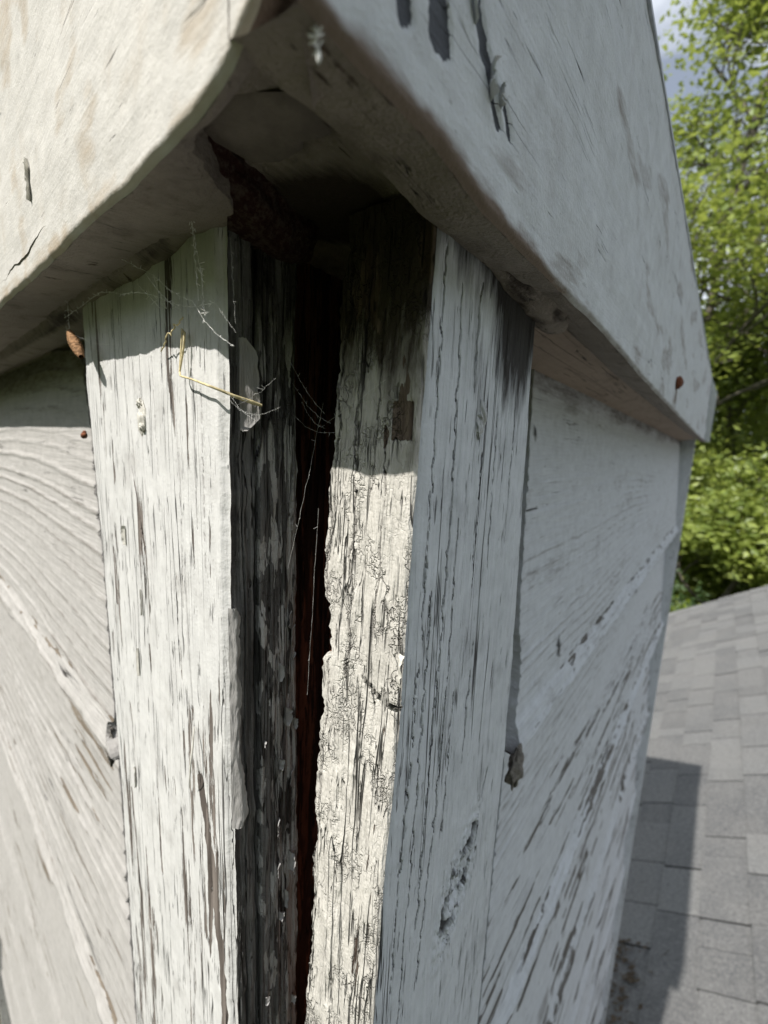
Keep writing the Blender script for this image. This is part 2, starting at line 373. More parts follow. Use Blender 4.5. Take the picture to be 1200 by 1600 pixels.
while xf < RX1+495:
    lo = RY0
    while lo < RY1-5:
        w = random.choice((15, 18, 25)); V, F = tab_geo(w-.2)
        V = V*np.array([-1, 1, 1]); Fm = [tuple(reversed(f)) for f in F]
        xx = xf+EXP
        field.add(V+np.array([xx, lo+w/2, ridge_z-MS*(xx-RX1)]), Fm, 0, False); lo += w
    xf += EXP
o = hp(field.build('shingle_field', [M['shingle'], M['asphalt_gap_shade']])); o['kind'] = 'stuff'

# ------------------------------------------------------------------ the wooden chase
chase = empty('wooden_chase', (-.5, .5, -1.45))
tag(chase, 'weathered white wooden chase with split corner boards and flaking paint', 'chimney chase')
def cp(o, par=None):
    if par is None:
        o.parent = chase; o.matrix_parent_inverse = Matrix.Translation(chase.location).inverted()
    else:
        o.parent = par; o.matrix_parent_inverse = par.matrix_world.inverted() if par.matrix_world else Matrix()
    return o
def sub(o, par):                                       # parts sit at the chase's frame, so the same inverse keeps a sub-part in place
    o.parent = par; return o
ZT = 4.75                                              # tops of the boards, behind the fascia
def skirt(a, Pedge, dirv, depth, mat, flip=False, attrs=None, n=3, sm=False):
    t = np.linspace(0, 1, n)[None, :, None]*depth
    P = Pedge[:, None, :] + t*np.asarray(dirv, float)
    a.grid(P, mat, flip, None, sm)

# --- left corner board (face in plane y = 4.5, end face in plane x = -8.15)
ZB = -40.0
L_left = [(-16.93, 4.75), (-16.93, 4.36), (-16.98, 1.73), (-16.65, -1.71), (-16.4, -4.87), (-16.25, -8.47), (-16.1, -13.69), (-16.04, -18.02), (-16.05, -40)]
L_right = [(-8.14, 4.75), (-8.12, 2.5), (-8.11, 1.17), (-8.14, -1.49), (-8.2, -4.45), (-8.2, -7.7), (-8.2, -11.3), (-8.24, -15.42), (-8.3, -40)]
def zlist(z0, z1, dz, zc=-26.0):
    m = int((z0-zc)/dz); return np.r_[np.linspace(z0, zc, m), np.linspace(zc-1, z1, 14)]
z = zlist(4.7, ZB, .075); s = np.linspace(0, 1, 300)
S, Z = np.meshgrid(s, z, indexing='ij')
lj = fbm(z*2.2, z*0+1.3, 4, 11)*.05; rj = fbm(z*1.6, z*0+4.3, 5, 12)*.035
U = (interp(L_left, Z)+lj[None])*(1-S) + (interp(L_right, Z)+rj[None])*S
H = fbm(U*.35, Z*.05, 3, 4)*.05 + fbm(U*2.2, Z*.07, 3, 21)*.020 + fbm(U*6, Z*.25, 2, 22)*.007
H -= .16*smooth(.965, 1.0, S)**1.5 + .05*smooth(.02, 0, S)
bare = np.zeros_like(U); crk = np.zeros_like(U); dirt_and_shade = np.zeros_like(U)
def streak(pts, w, amt=1.0, jag=.5):
    wv = w*(1+jag*fbm(Z*1.3, U*2, 3, 31)); return amt*smooth(1.1, .6, seg_dist(U, Z, pts)/np.maximum(wv, .004))
clus = fbm(U*.55, Z*.10, 3, 37); keepL = np.clip(.75*smooth(-.05, .35, clus+.35*np.exp(-((U+12.2)/1.3)**2)), 0, .75); bare = bare + .15*smooth(-.05, -.45, clus-.35*np.exp(-((U+15.4)/.8)**2)-.25*np.exp(-((U+9.9)/.7)**2)-.12*smooth(-6, -14, Z))
for pts, w in (([(-9.62, -8.9), (-9.4, -9.8), (-9.12, -11.1), (-8.9, -12.6), (-8.74, -13.83), (-8.64, -15.9), (-8.6, -24)], .20),
               ([(-13.35, -.9), (-13.1, -1.6), (-12.9, -2.4), (-12.62, -3.3)], .055),
               ([(-12.7, -6.2), (-12.6, -8.7), (-12.5, -11.3), (-12.45, -14)], .06),
               ([(-15.3, -3.2), (-15.2, -5.5)], .07), ([(-14.9, -12.5), (-14.6, -16.5)], .09), ([(-13.7, -14.0), (-13.6, -17)], .07),
               ([(-10.6, -3.5), (-10.5, -6.4)], .04), ([(-14.6, -9.0), (-14.3, -12)], .06)):
    bare = np.maximum(bare, streak(pts, w))
for pts, w in (([(-12.45, 1.5), (-12.35, -.2), (-12.25, -1.6), (-12.1, -3.4), (-12.02, -6)], .018), ([(-13.2, .5), (-13.0, -2), (-12.8, -4)], .014),
               ([(-10.35, 3.5), (-10.3, 1), (-10.2, -1.5), (-10.25, -4.2)], .014), ([(-10.1, -3), (-10.0, -5.6), (-9.8, -8.8)], .028),
               ([(-9.72, -7.5), (-9.55, -8.9), (-9.3, -10), (-9.2, -12)], .022), ([(-14.3, -3), (-14.2, -6)], .016), ([(-11.5, 2), (-11.45, -1)], .012),
               ([(-9.5, 4), (-9.45, 1.4), (-9.4, -2)], .012), ([(-15.6, 1), (-15.3, -4)], .014), ([(-9.0, 2.2), (-9.02, -3)], .010), ([(-13.9, -5.5), (-13.75, -8.9)], .018)):
    crk = np.maximum(crk, streak(pts, w, 1, .6))
holes = smooth(1.2, .5, np.hypot((U+14.62)/.075, (Z-1.62)/.2)); crk = np.maximum(crk, holes)
H -= .10*crk + .035*bare
P = np.stack([U, 4.5-H, Z], -1)
a = Acc(); a.grid(P, 0, False, dict(bare=bare, crack=crk, dirt_and_shade=dirt_and_shade, keep=keepL))
front_edge_y = P[-1, :, 1]; front_edge_x = P[-1, :, 0]
# end face, first 0.85 cm of it
t = np.linspace(0, 1, 60); T, Z2 = np.meshgrid(t, z, indexing='ij')
inner_y = 5.30 + fbm(z*.8, z*0, 3, 41)*.02
Yv = front_edge_y[None]*(1-T) + inner_y[None]*T
Hx = fbm(Yv*6, Z2*.2, 4, 42)*.05 + fbm(Yv*2, Z2*.6, 3, 43)*.05
Xv = front_edge_x[None] + (Hx-.03)*smooth(0, .12, T)
Xv -= .30*smooth(.9, 1.0, T)
grv = smooth(.03, .0, np.abs(Yv-(4.98+fbm(Z2*.2, 0*Z2, 2, 44)*.08)))*.12; Xv -= grv
a.grid(np.stack([Xv, Yv, Z2], -1), 1, False, dict(crack=smooth(.05, .1, grv), keep=smooth(.55, .2, fbm(Yv*1.2, Z2*.35, 3, 45)+.5)*0, dirt_and_shade=.9*smooth(1.5, 4.0, Z2)))
left_edge = P[0]; skirt(a, left_edge, (0, 1, 0), .8, 0, True)
V = [(-17, 5.3, 4.75), (-8.2, 5.3, 4.75), (-8.3, 5.3, ZB), (-16.1, 5.3, ZB)]; a.add(V, [(0, 1, 2, 3)], 1, False)
corner_left = cp(a.build('corner_board', [M['left_front'], M['dark_edge']])); corner_left['label'] = 'sunlit left corner board with a blackened end edge'

# --- backing strip behind it (the second layer of the end face)
a = Acc(); t = np.linspace(0, 1, 90); T, Z2 = np.meshgrid(t, z, indexing='ij')
iy = interp([(6.42, 4.67), (6.44, 2.89), (6.48, -.39), (6.56, -5.13), (6.61, -8.99), (6.7, -18.2), (6.8, -40)], z) + fbm(z*2.5, z*0, 4, 51)*.03
Yv = 5.36*(1-T) + iy[None]*T
Hx = fbm(Yv*5, Z2*.15, 4, 52)*.05 + fbm(Yv*1.4, Z2*.5, 3, 53)*.06
Xv = -8.20 + Hx - .30*smooth(.06, 0, T) - .05*smooth(.92, 1, T)
keep = smooth(.05, .45, fbm(Yv*3.6, Z2*.8, 4, 54) + .55*smooth(5.9, 6.5, Yv))
cr2 = smooth(.012, 0, np.abs(fbm(Yv*1.5, Z2*.06, 2, 55)))
a.grid(np.stack([Xv, Yv, Z2], -1), 0, False, dict(keep=keep*.42, crack=cr2, dirt_and_shade=.85*smooth(1.0, 4.2, Z2)))
skirt(a, np.stack([Xv[-1], Yv[-1], z], -1), (-1, 0, 0), 5.5, 0, False); skirt(a, np.stack([Xv[0], Yv[0], z], -1), (-1, 0, 0), .5, 0, True)
cp(a.build('backing_strip', [M['backing']]))

# --- right corner board: flaking edge face (plane y ~ 6.4) and front face (plane x = -4.53)
edge_left = [(-6.62, 4.75), (-6.58, 4.07), (-6.7, 3.3), (-6.73, 2.92), (-6.71, 1.35), (-6.75, .2), (-6.79, -.3), (-6.86, -.54), (-6.95, -.9), (-6.90, -1.5), (-6.95, -2.2), (-6.93, -3.45), (-6.70, -3.56), (-6.66, -4.7), (-6.87, -4.85), (-6.90, -7.2), (-7.01, -7.5), (-6.99, -9.91), (-7.03, -12.1), (-7.15, -13.96), (-7.32, -16.87), (-7.6, -40)]
edge_y = [(6.58, 4.75), (6.58, 4.14), (6.47, 2.34), (6.43, .63), (6.38, -1.06), (6.28, -3.11), (6.21, -4.87), (6.09, -7.31), (5.96, -9.58), (5.86, -12.97), (5.8, -20), (5.8, -40)]
R_right = [(11.8, 4.75), (11.83, 3.44), (11.96, 1.11), (12.17, -1.72), (12.45, -5.98), (12.6, -10.26), (12.5, -13.15), (12.4, -21.56), (12.4, -40)]
t = np.linspace(0, 1, 150); T, Z2 = np.meshgrid(t, z, indexing='ij')
el = interp(edge_left, z) + fbm(z*.9, z*0, 6, 61, .75)*.085 + fbm(z*7, z*0, 3, 62)*.035
ey = interp(edge_y, z)
xr = -4.53 + fbm(z*2.0, z*0+2, 4, 63)*.015
yl = ey/6.4                                             # scale the traced edge out to where this leaning face is
elx = el*(.35+.65*yl)
Xv = elx[None]*(1-T) + xr[None]*T
crust = smooth(.50, .34, T + .14*fbm(Xv*2, Z2*.5, 3, 64))       # thick scale of old paint on the left part
cellv = fbm(Xv*2.4, Z2*1.2, 4, 65)
Hh = crust*(.075 + .035*cellv) + fbm(Xv*.9, Z2*.25, 3, 66)*.06 + fbm(Xv*7, Z2*1.2, 3, 67)*.012
Hh -= .09*smooth(.97, 1, T)**2 + .15*smooth(.04, 0, T)
ck = np.zeros_like(Xv)
def st(pts, w, j=.6, sd=71):
    wv = w*(1+j*fbm(Z2*2, Xv*3, 3, sd)); return smooth(1.1, .5, seg_dist(Xv+fbm(Xv*3, Z2*2.2, 3, 72)*.06, Z2, pts)/np.maximum(wv, .004))
for pts, w in (([(-6.45, 4.3), (-6.42, 2.9), (-6.5, 2.2), (-6.62, 1.2), (-6.55, .5), (-6.68, -.4), (-6.6, -1.2), (-6.72, -2.6), (-6.6, -4)], .022),
               ([(-6.5, -4.8), (-6.42, -6), (-6.6, -7.4), (-6.5, -8.6), (-6.62, -10.6), (-6.7, -12.2)], .016), ([(-6.05, 1.5), (-6.1, .2), (-6.0, -1.2), (-6.05, -2.8)], .013),
               ([(-6.0, -3.2), (-5.9, -4.4), (-5.95, -5.1)], .02), ([(-5.55, -4.95), (-5.3, -5.08), (-5.05, -5.25), (-4.72, -5.3), (-4.5, -5.28)], .03),
               ([(-5.6, 2.8), (-5.55, .6), (-5.65, -1)], .010), ([(-6.9, -5.6), (-6.55, -5.75), (-6.2, -5.5)], .010), ([(-5.3, .9), (-5.2, -1.5), (-5.3, -4)], .009)):
    ck = np.maximum(ck, st(pts, w))
bare = smooth(1.15, .7, np.hypot((Xv+6.9)/.26, (Z2+13.6)/.75))*1.0 + smooth(1.1, .8, np.maximum(np.abs(Xv+4.92)/.25, np.abs(Z2-.55)/.38))*.9
bare += .6*smooth(.1, .5, fbm(Xv*1.1, Z2*.35, 4, 75))*smooth(-.8, 1.2, Z2)
Hh -= .10*ck + .05*np.clip(bare, 0, 1)
Yv = ey[None] - Hh + 0*T
a = Acc(); dirt_and_shade = 1.0*smooth(.2, 3.2, Z2+.8*fbm(Xv, Z2*.4, 3, 76)) + .5*smooth(.35, .7, fbm(Xv*.8, Z2*.2, 3, 77))*smooth(-1.5, .5, Z2)
a.grid(np.stack([Xv, Yv, Z2], -1), 0, False, dict(crack=ck, bare=np.clip(bare, 0, 1), dirt_and_shade=np.clip(dirt_and_shade, 0, 1)*.95, keep=crust*.35))
skirt(a, np.stack([Xv[0], Yv[0], z], -1), (-.15, 1, 0), 1.6, 2, True)
ecx, ecy = Xv[-1], Yv[-1]
# front face
s = np.linspace(0, 1, 230); S, Z3 = np.meshgrid(s, z, indexing='ij')
ry = interp(R_right, z) + fbm(z*1.1, z*0, 4, 81)*.05
Yv = ecy[None]*(1-S) + ry[None]*S
Hh = fbm(Yv*.4, Z3*.05, 3, 82)*.05 + fbm(Yv*2.3, Z3*.06, 3, 83)*.022 + fbm(Yv*6.5, Z3*.2, 2, 84)*.008
ky = (Yv-9.75+ (Z3+12.7)*-.32); kz = Z3+12.75
kd = np.hypot(ky/.75, kz/1.35); rings = np.sin(kd*16+fbm(Yv*2, Z3*2, 3, 85)*2.2)
knot = smooth(2.1, .8, kd)
Hh += knot*rings*.035 + knot*fbm(Yv*6, Z3*4, 3, 86)*.05 - .12*smooth(.75, .3, kd)
ck = np.zeros_like(Yv)
def st2(pts, w, j=.7):
    wv = w*(1+j*fbm(Z3*2, Yv*3, 3, 87)); return smooth(1.1, .5, seg_dist(Yv+fbm(Yv*3, Z3*2.4, 3, 88)*.08, Z3, pts)/np.maximum(wv, .004))
for pts, w in (([(10.62, -11.6), (10.35, -11.9), (10.1, -11.8)], .24), ([(10.05, -11.95), (9.6, -12.1), (9.35, -12.4), (9.12, -13.0), (8.95, -13.5)], .17), ([(8.98, -13.5), (9.2, -13.85), (9.6, -13.75)], .14),
               ([(10.5, -12.1), (10.3, -12.8), (9.9, -13.3)], .035),
               ([(7.05, 3.9), (7.0, 1.5), (6.95, -1.6), (6.9, -4)], .015), ([(7.7, 3.3), (7.75, 1.0), (7.8, -2.5), (7.6, -7), (7.5, -12)], .022), ([(8.5, 3.6), (8.45, 1.4)], .03),
               ([(8.1, -1.5), (8.15, -5), (8.0, -9.5), (7.7, -14)], .02), ([(9.1, 0), (9.15, -3.4)], .014), ([(9.8, 1.0), (9.9, -3)], .014), ([(10.8, 1.5), (10.9, -2.5)], .015),
               ([(6.85, -4.5), (6.7, -8.5), (6.55, -13)], .014), ([(7.2, -3), (7.1, -9), (6.9, -15)], .016), ([(8.6, -6), (8.5, -10)], .012), ([(9.5, -5), (9.35, -8.6)], .01), ([(11.3, -9.8), (10.9, -10.7)], .02)):
    ck = np.maximum(ck, st2(pts, w))
Hh -= .12*ck + .06*smooth(.985, 1, S) + .05*smooth(.03, 0, S)
dirt_and_shade = .96*smooth(1.6, .3, np.hypot((Yv-10.7)/1.15, (Z3-3.1)/1.9)+.28*fbm(Yv*1.6, Z3*.3, 3, 89)) + .85*smooth(3.0, 4.6, Z3+.4*fbm(Yv*1.5, Z3*.3, 3, 90))
dirt_and_shade = np.maximum(dirt_and_shade, .35*smooth(.1, .6, fbm(Yv*1.3, Z3*.12, 3, 91))*smooth(-2, 2.5, Z3))
ck = np.maximum(ck, knot*smooth(.45, .8, fbm(Yv*5, Z3*4, 3, 92)+.15)*smooth(1.6, .7, kd))
a.grid(np.stack([-4.53+Hh-.02*(1-S)*0, Yv, Z3], -1), 1, False, dict(crack=ck, dirt_and_shade=np.clip(dirt_and_shade, 0, 1), bare=.0*ck, keep=.2+0*ck))
skirt(a, np.stack([(-4.53+Hh)[-1], Yv[-1], z], -1), (-1, 0, 0), 1.35, 1, False)
a.add([(-5.9, 12.4, 4.75), (-5.9, 12.4, ZB), (-7.2, 7.5, ZB), (-7.2, 7.5, 4.75)], [(0, 1, 2, 3)], 2, False)
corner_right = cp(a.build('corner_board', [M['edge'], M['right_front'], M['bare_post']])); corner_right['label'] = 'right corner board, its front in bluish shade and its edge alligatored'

# --- framing seen through the split
a = Acc(); zz = np.linspace(5, ZB, 200)
Yg, Zg = np.meshgrid(np.linspace(7.0, 12, 40), zz, indexing='ij')
a.grid(np.stack([-9.3+.12*fbm(Yg*2, Zg*.2, 3, 95), Yg, Zg], -1), 0)
Xg, Zg = np.meshgrid(np.linspace(-13, -9.3, 30), zz, indexing='ij'); a.grid(np.stack([Xg, 7.0+0*Xg, Zg], -1), 0)
cp(a.build('framing_post', M['dark_wood']))
a = Acc(); Xg, Zg = np.meshgrid(np.linspace(-7.75, -6.0, 16), zz, indexing='ij')
a.grid(np.stack([Xg, 8.2+.2*fbm(Xg*2, Zg*.5, 3, 96)+.3*smooth(-7.4, -7.75, Xg), Zg], -1), 0)
a.box((-9.2, 11.0, ZB), (-6.2, 12.0, 5)); cp(a.build('splintered_blocking', M['bare_post']))
a = Acc()
a.box((-97, 7.2, -165), (-16.3, 7.5, 4.7)); a.box((-16.3, 7.6, -165), (-13.2, 8.0, 4.7))
a.box((-8.2, 12.6, -165), (-7.9, 94.4, 4.7)); a.box((-98, 94.5, -165), (-7.0, 95, 4.9)); a.box((-98.4, 6.6, -165), (-98, 95, 4.9)); cp(a.build('sheathing', M['deck']))

# --- lap siding, one board per part
LAPS = [-13.4-19.0*k for k in range(8)]
def siding(side, k):
    zb = LAPS[k]; ztop = 5.0 if k == 0 else LAPS[k-1]+1.2
    if zb < -150: return
    L0, L1 = (16.0, 99.0) if side == 'x' else (12.35, 95.4)
    dz = .12 if k == 0 else (.16 if k == 1 else .8)
    nz = int((ztop-zb)/dz)+2; w = (np.linspace(0, 1, 300 if k < 3 else 40))**2.4; al = L0+(L1-L0)*w
    A, Z = np.meshgrid(al, np.linspace(ztop, zb, nz), indexing='ij')
    t_ = (Z-zb)/(ztop-zb)
    sd = 100+k*7+(0 if side == 'x' else 50)
    rec = -1.35*np.clip((Z-zb)/18.5, 0, 1.1)             # tilt: top tucked in behind the lap above
    if side == 'y': rec = rec*1.1
    cent = zb+ (7.5 if side == 'x' else 11.0) + 3.0*perlin(A*.012, A*0, sd)
    rr_ = (Z-cent)*(1+.004*np.abs(A-30)) + .9*perlin(A*.035, Z*.06, sd+1) + .10*perlin(A*.3, Z*.3, sd+13)
    ring = np.abs(((rr_*(.95 if side == 'x' else 1.5)) + .42*perlin(rr_*.55, A*.006, sd+3)) % 1 - .5)*2
    amp = .11*smooth(-.5, .5, perlin(A*.02, Z*.22, sd+4)) + .02
    ringv = smooth(.72, .92, ring)*smooth(-.4, .4, perlin(A*.03, Z*.25, sd+41))
    if side == 'y' and k == 0: amp = amp*smooth(1.2, -1.5, Z)
    Hh = amp*(1.1 if side == 'x' else .8)*smooth(.74, 1.0, ring) + .015*fbm(A*.08, Z*1.6, 3, sd+2) + .05*fbm(A*.06, Z*.12, 2, sd+5)
    nearb = smooth(1.6, .2, Z-zb)
    Hh += nearb*.03*fbm(A*.8, Z*1.5, 3, sd+6); Hh -= .22*smooth(.30, 0, Z-zb)**2; lipw = 1.9+.35*fbm(A*.12, A*0, 3, sd+34); Hh += (.34 if side == 'x' else .55)*np.clip(1-(Z-zb)/lipw, 0, 1)**1.6*(1+.25*fbm(A*.3, Z*.6, 3, sd+33))
    dzb = Z-zb-(1.35+.25*fbm(A*.10, A*0, 3, sd+20))
    wear = .85*smooth(.34, .05, np.abs(dzb))*smooth(-.3, .6, fbm(A*.22, Z*1.6, 5, sd+8, .7)) + .5*smooth(.1,.5,fbm(A*.6, Z*1.6, 4, sd+18))*smooth(2.4, 1.0, Z-zb)
    Hh -= .05*smooth(.45, .0, np.abs(dzb)) 
    if side == 'y' and k >= 1: wear = np.maximum(wear, 1.0*smooth(.14, .50, fbm(A*.07, Z*1.3, 5, sd+9, .65)+.30*perlin(A*.05, Z*.16, sd+30))*smooth(-20, -25, Z))
    if side == 'x' and k >= 1: wear = np.maximum(wear*.8, .7*smooth(.2, .55, fbm(A*.05, Z*1.2, 4, sd+9)))
    wear = wear*.62
    crk = 0*Z
    if side == 'y' and k == 0:
        for (y_, z_, ry_, rz_) in ((19.2, 1.0, .25, .35), (17.2, -1.4, .5, .08), (16.6, -1.9, .25, .35), (18.2, -.5, .2, .15), (23.5, -10.8, .35, .7), (17.0, -2.6, .12, .5)):
            crk = np.maximum(crk, smooth(1.1, .6, np.hypot((A-y_)/ry_, (Z-z_)/rz_)+.5*fbm(A*3, Z*3, 2, 5)))
    dirt_and_shade = np.zeros_like(Z)
    if k == 0 and side == 'y': dirt_and_shade = .55*smooth(2.0, 4.0, Z+.8*fbm(A*.1, Z*.5, 3, 6)) + .18*smooth(.1, .5, fbm(A*.2, Z*.5, 3, 7))*smooth(1, -2, Z)
    if k == 0 and side == 'x': dirt_and_shade = .5*smooth(2.0, 3.6, Z)
    dirt_and_shade = np.maximum(dirt_and_shade, (.42 if side == 'y' else .36)*ringv*(smooth(.5, -2.5, Z) if (k == 0 and side == 'y') else 1))
    start = .5*fbm(Z*.4, Z*0, 3, sd+12)*smooth(1, 0, w)[:, None] if side == 'y' else 0
    th = .95
    if side == 'x':
        A2 = A
        if k < 2: A2 = np.maximum(A, -interp(L_left, Z)*(5.05-rec)/4.5 + .02 + .8*smooth(.8, .1, np.abs(Z-zb-.9)+.3*fbm(Z*2, Z*0, 2, 58)) + .06*fbm(Z*.8, Z*0, 3, 59)+A*1e-4)
        base = 5.05 if k < 4 else 5.1; P = np.stack([-A2, base-Hh-rec, Z], -1); d = (0, 1, 0)
    else:
        A2 = A+start
        if k < 2:
            gap = .05+(.12+.75*smooth(-5.5, -10.5, Z)*(k == 0)+.5*smooth(-29.5, -32, Z)*(k == 1)) + .10*fbm(Z*.9, Z*0, 3, 57)
            A2 = np.maximum(A2, interp(R_right, Z)*(5.75-rec)/4.53+gap+A*1e-4)
        P = np.stack([-5.75+Hh+rec, A2, Z], -1); d = (-1, 0, 0)
    a = Acc(); a.grid(P, 0, side == 'x', dict(bare=np.clip(wear, 0, 1), dirt_and_shade=dirt_and_shade, crack=crk))
    bt = P[:, -1]; dv = np.array(d, float)
    Pb = bt[:, None] + np.linspace(0, 1, 6)[None, :, None]*dv*th + np.array([0, 0, 1.0])*(-.10*np.sin(np.linspace(0, np.pi, 6)))[None, :, None]
    a.grid(Pb, 0, side == 'x', dict(bare=.45+0*Pb[..., 0], dirt_and_shade=.35+0*Pb[..., 0], crack=0*Pb[..., 0]))
    skirt(a, P[0], d, .8, 0, side != 'x'); skirt(a, P[-1], d, .8, 0, side == 'x')
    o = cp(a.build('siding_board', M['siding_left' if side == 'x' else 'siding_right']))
    return o
for k in range(8):
    siding('x', k); siding('y', k)
a = Acc(); 
for k in range(8):
    a.box((-98.8, 95.0, LAPS[k]), (-6.0, 96.0, LAPS[k]+18.8)); a.box((-99.6, 6.0, LAPS[k]), (-98.6, 95.0, LAPS[k]+18.8))
cp(a.build('rear_cladding', M['siding_right']))
a = Acc(); a.box((-6.05, 95.45, -150), (-4.9, 97.0, 4.3)); o = cp(a.build('corner_board', M['right_front'])); o['label'] = 'far corner trim of the shaded side'
a = Acc(); a.box((-100.2, 4.2, -190), (-99.05, 13.0, 4.3)); cp(a.build('corner_board', M['left_front']))

# --- fascia boards of the cap
def fascia(side):
    L0, L1 = (3.62, 101.5) if side == 'x' else (2.9, 101.0)
    KF = .93; L1 = 105.0
    w = np.linspace(0, 1, 420)**2.6; al = L0+(L1-L0)*w
    tt = np.linspace(0, 1, 110)**1.3
    A, T = np.meshgrid(al, tt, indexing='ij')
    if side == 'x':
        zb = np.interp(al, [3.62, 4.1, 4.3, 4.55, 5.06, 5.87, 8.08, 10.4, 14, 19.7, 40], [6.6, 5.6, 5.05, 4.67, 4.32, 4.13, 4.06, 4.21, 4.2, 4.3, 4.2]) + .035*fbm(al*.9, al*0, 4, 130)
    else:
        zb = np.interp(al, [2.9, 3.6, 5.3, 6.7, 9, 14.8, 22.7, 54, 72, 105], [4.2, 4.14, 4.2, 3.95, 4.0, 4.12, 3.9, 3.8, 3.75, 3.95]) + .035*fbm(al*.8, al*0, 4, 131)
    Z = zb[:, None] + (13.6-zb[:, None])*T
    Hh = .05*fbm(A*.12, Z*.35, 3, 132) + .012*fbm(A*.9, Z*2.0, 4, 133)
    Hh -= .10*smooth(.14, 0, Z-zb[:, None])**2
    bare = 0*Z; crk = 0*Z; dirt_and_shade = 0*Z
    if side == 'y':
        for pts, wd, am in (([(4.05, 6.4), (4.3, 5.55), (4.42, 5.15)], .16, 1.2), ([(4.75, 7.2), (5.05, 6.1), (5.15, 5.5)], .27, 1.3), ([(5.85, 7.2), (6.1, 6.3), (6.3, 6.0)], .15, 1.3), ([(6.45, 6.0), (6.7, 5.55), (6.95, 5.4)], .11, 1.3), ([(7.1, 5.75), (7.35, 5.45)], .09, 1.2)):
            wv = wd*(1+.4*fbm(A*3, Z*3, 3, 140)); bare = np.maximum(bare, am*smooth(1.12, .85, seg_dist(A, Z, pts)/wv))
        Hh -= .06*np.clip(bare, 0, 1)
        dirt_and_shade = .75*smooth(.55, .0, Z-zb[:, None]+.25*fbm(A*.8, Z*.8, 3, 141))*smooth(14, 5, A) + .45*smooth(.3, 0, Z-zb[:, None])
        dirt_and_shade = np.maximum(dirt_and_shade, .35*smooth(.15, .6, fbm(A*.15, Z*.5, 3, 142)))
        rs = smooth(1.2, .2, np.hypot((A-38.6)/.7, (Z-4.9)/.9)); dirt_and_shade = np.maximum(dirt_and_shade, rs*.9)
    else:
        dirt_and_shade = .5*smooth(.5, 0, Z-zb[:, None]+.3*fbm(A*.8, Z*.8, 3, 143)) + .5*smooth(.1, .6, fbm(A*.35, Z*.45, 4, 144))
    if side == 'x': kk = .93+.055*smooth(5, 16, A); P = np.stack([-A*kk, 2.9*kk-Hh, Z*kk], -1); d = np.array([0, 1., 0])
    else: P = np.stack([-3.6*KF+Hh, A*KF, Z*KF], -1); d = np.array([-1., 0, 0])
    a = Acc(); a.grid(P, 0, side != 'x', dict(bare=np.clip(bare, 0, 1), dirt_and_shade=np.clip(dirt_and_shade, 0, 1), crack=crk))
    bt = P[:, 0]; th = (.30+1.5*smooth(6.5, 8.6, al+.25*fbm(al*2, al*0, 3, 55)))[:, None, None] if side == 'x' else 1.15
    k6 = np.linspace(0, 1, 8)
    Pb = bt[:, None] + k6[None, :, None]*d*th + np.array([0, 0, 1.0])*(-.05*np.sin(k6*np.pi)+.30*k6)[None, :, None]
    Pb[..., 2] += .03*fbm(Pb[..., 0]*2, Pb[..., 1]*2, 3, 145)
    a.grid(Pb, 1, side == 'x')
    e = P[0]; dm = np.array([-.9, 1., 0]) if side == 'x' else np.array([-1., 1.1, 0])
    skirt(a, e, dm, .8, 1, side != 'x' is False); skirt(a, P[-1], d, 1.0, 1, True)
    skirt(a, Pb[:, -1], (0, 0, 1), 9.3, 1, side == 'x')
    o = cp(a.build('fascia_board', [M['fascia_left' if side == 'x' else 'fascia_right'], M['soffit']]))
    o['label'] = 'sunlit cream fascia board on the left' if side == 'x' else 'shaded grey fascia board with peeled patches and a rusty nail'
    return o
fas_l = fascia('x'); fas_r = fascia('y')
# soffit sheet and cap top
a = Acc(); gx_ = np.r_[-101, -60, np.linspace(-30, -3.6, 130)]; gy_ = np.r_[np.linspace(2.85, 30, 130), 60, 97]
X, Y = np.meshgrid(gx_, gy_, indexing='ij'); Z = 4.80 + .12*fbm(X*.6, Y*.6, 4, 150)
Z -= .35*smooth(4.9, 6.2, Y)*smooth(-8.5, -9.5, X)*smooth(7, 6.5, Y)
d_ = .9*smooth(6.6, 4.6, np.hypot(X+7.2, Y-6.6)*1.6); a.grid(np.stack([X, Y, Z], -1), 0, True, dict(dirt_and_shade=np.clip(d_*0+1.0*smooth(1.8, .9, np.hypot(X+7.0, Y-6.3)), 0, 1), bare=-1.0*smooth(1.1, .6, np.hypot((X+5.8)/.95, (Y-3.9)/.7)), crack=0*X))  # dark spot at the split's top puts the cavity's shadow into the soffit colour
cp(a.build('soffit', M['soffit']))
a = Acc(); a.box((-102, 2.45, 12.66), (-3.30, 98.2, 12.78)); a.box((-102, 2.45, 11.9), (-101.85, 98.2, 12.66)); 
a.add([(-3.36, 82, 12.64), (-3.25, 82, 12.64), (-2.9, 98.4, 12.64), (-3.36, 98.4, 12.64), (-3.36, 88, 3.75), (-3.25, 88, 3.75), (-2.9, 98.4, 3.7), (-3.36, 98.4, 3.7)], [(0, 1, 2, 3), (7, 6, 5, 4), (1, 0, 4, 5), (2, 1, 5, 6), (3, 2, 6, 7), (0, 3, 7, 4)], 0, False)
cp(a.build('metal_cap', M['metal']))

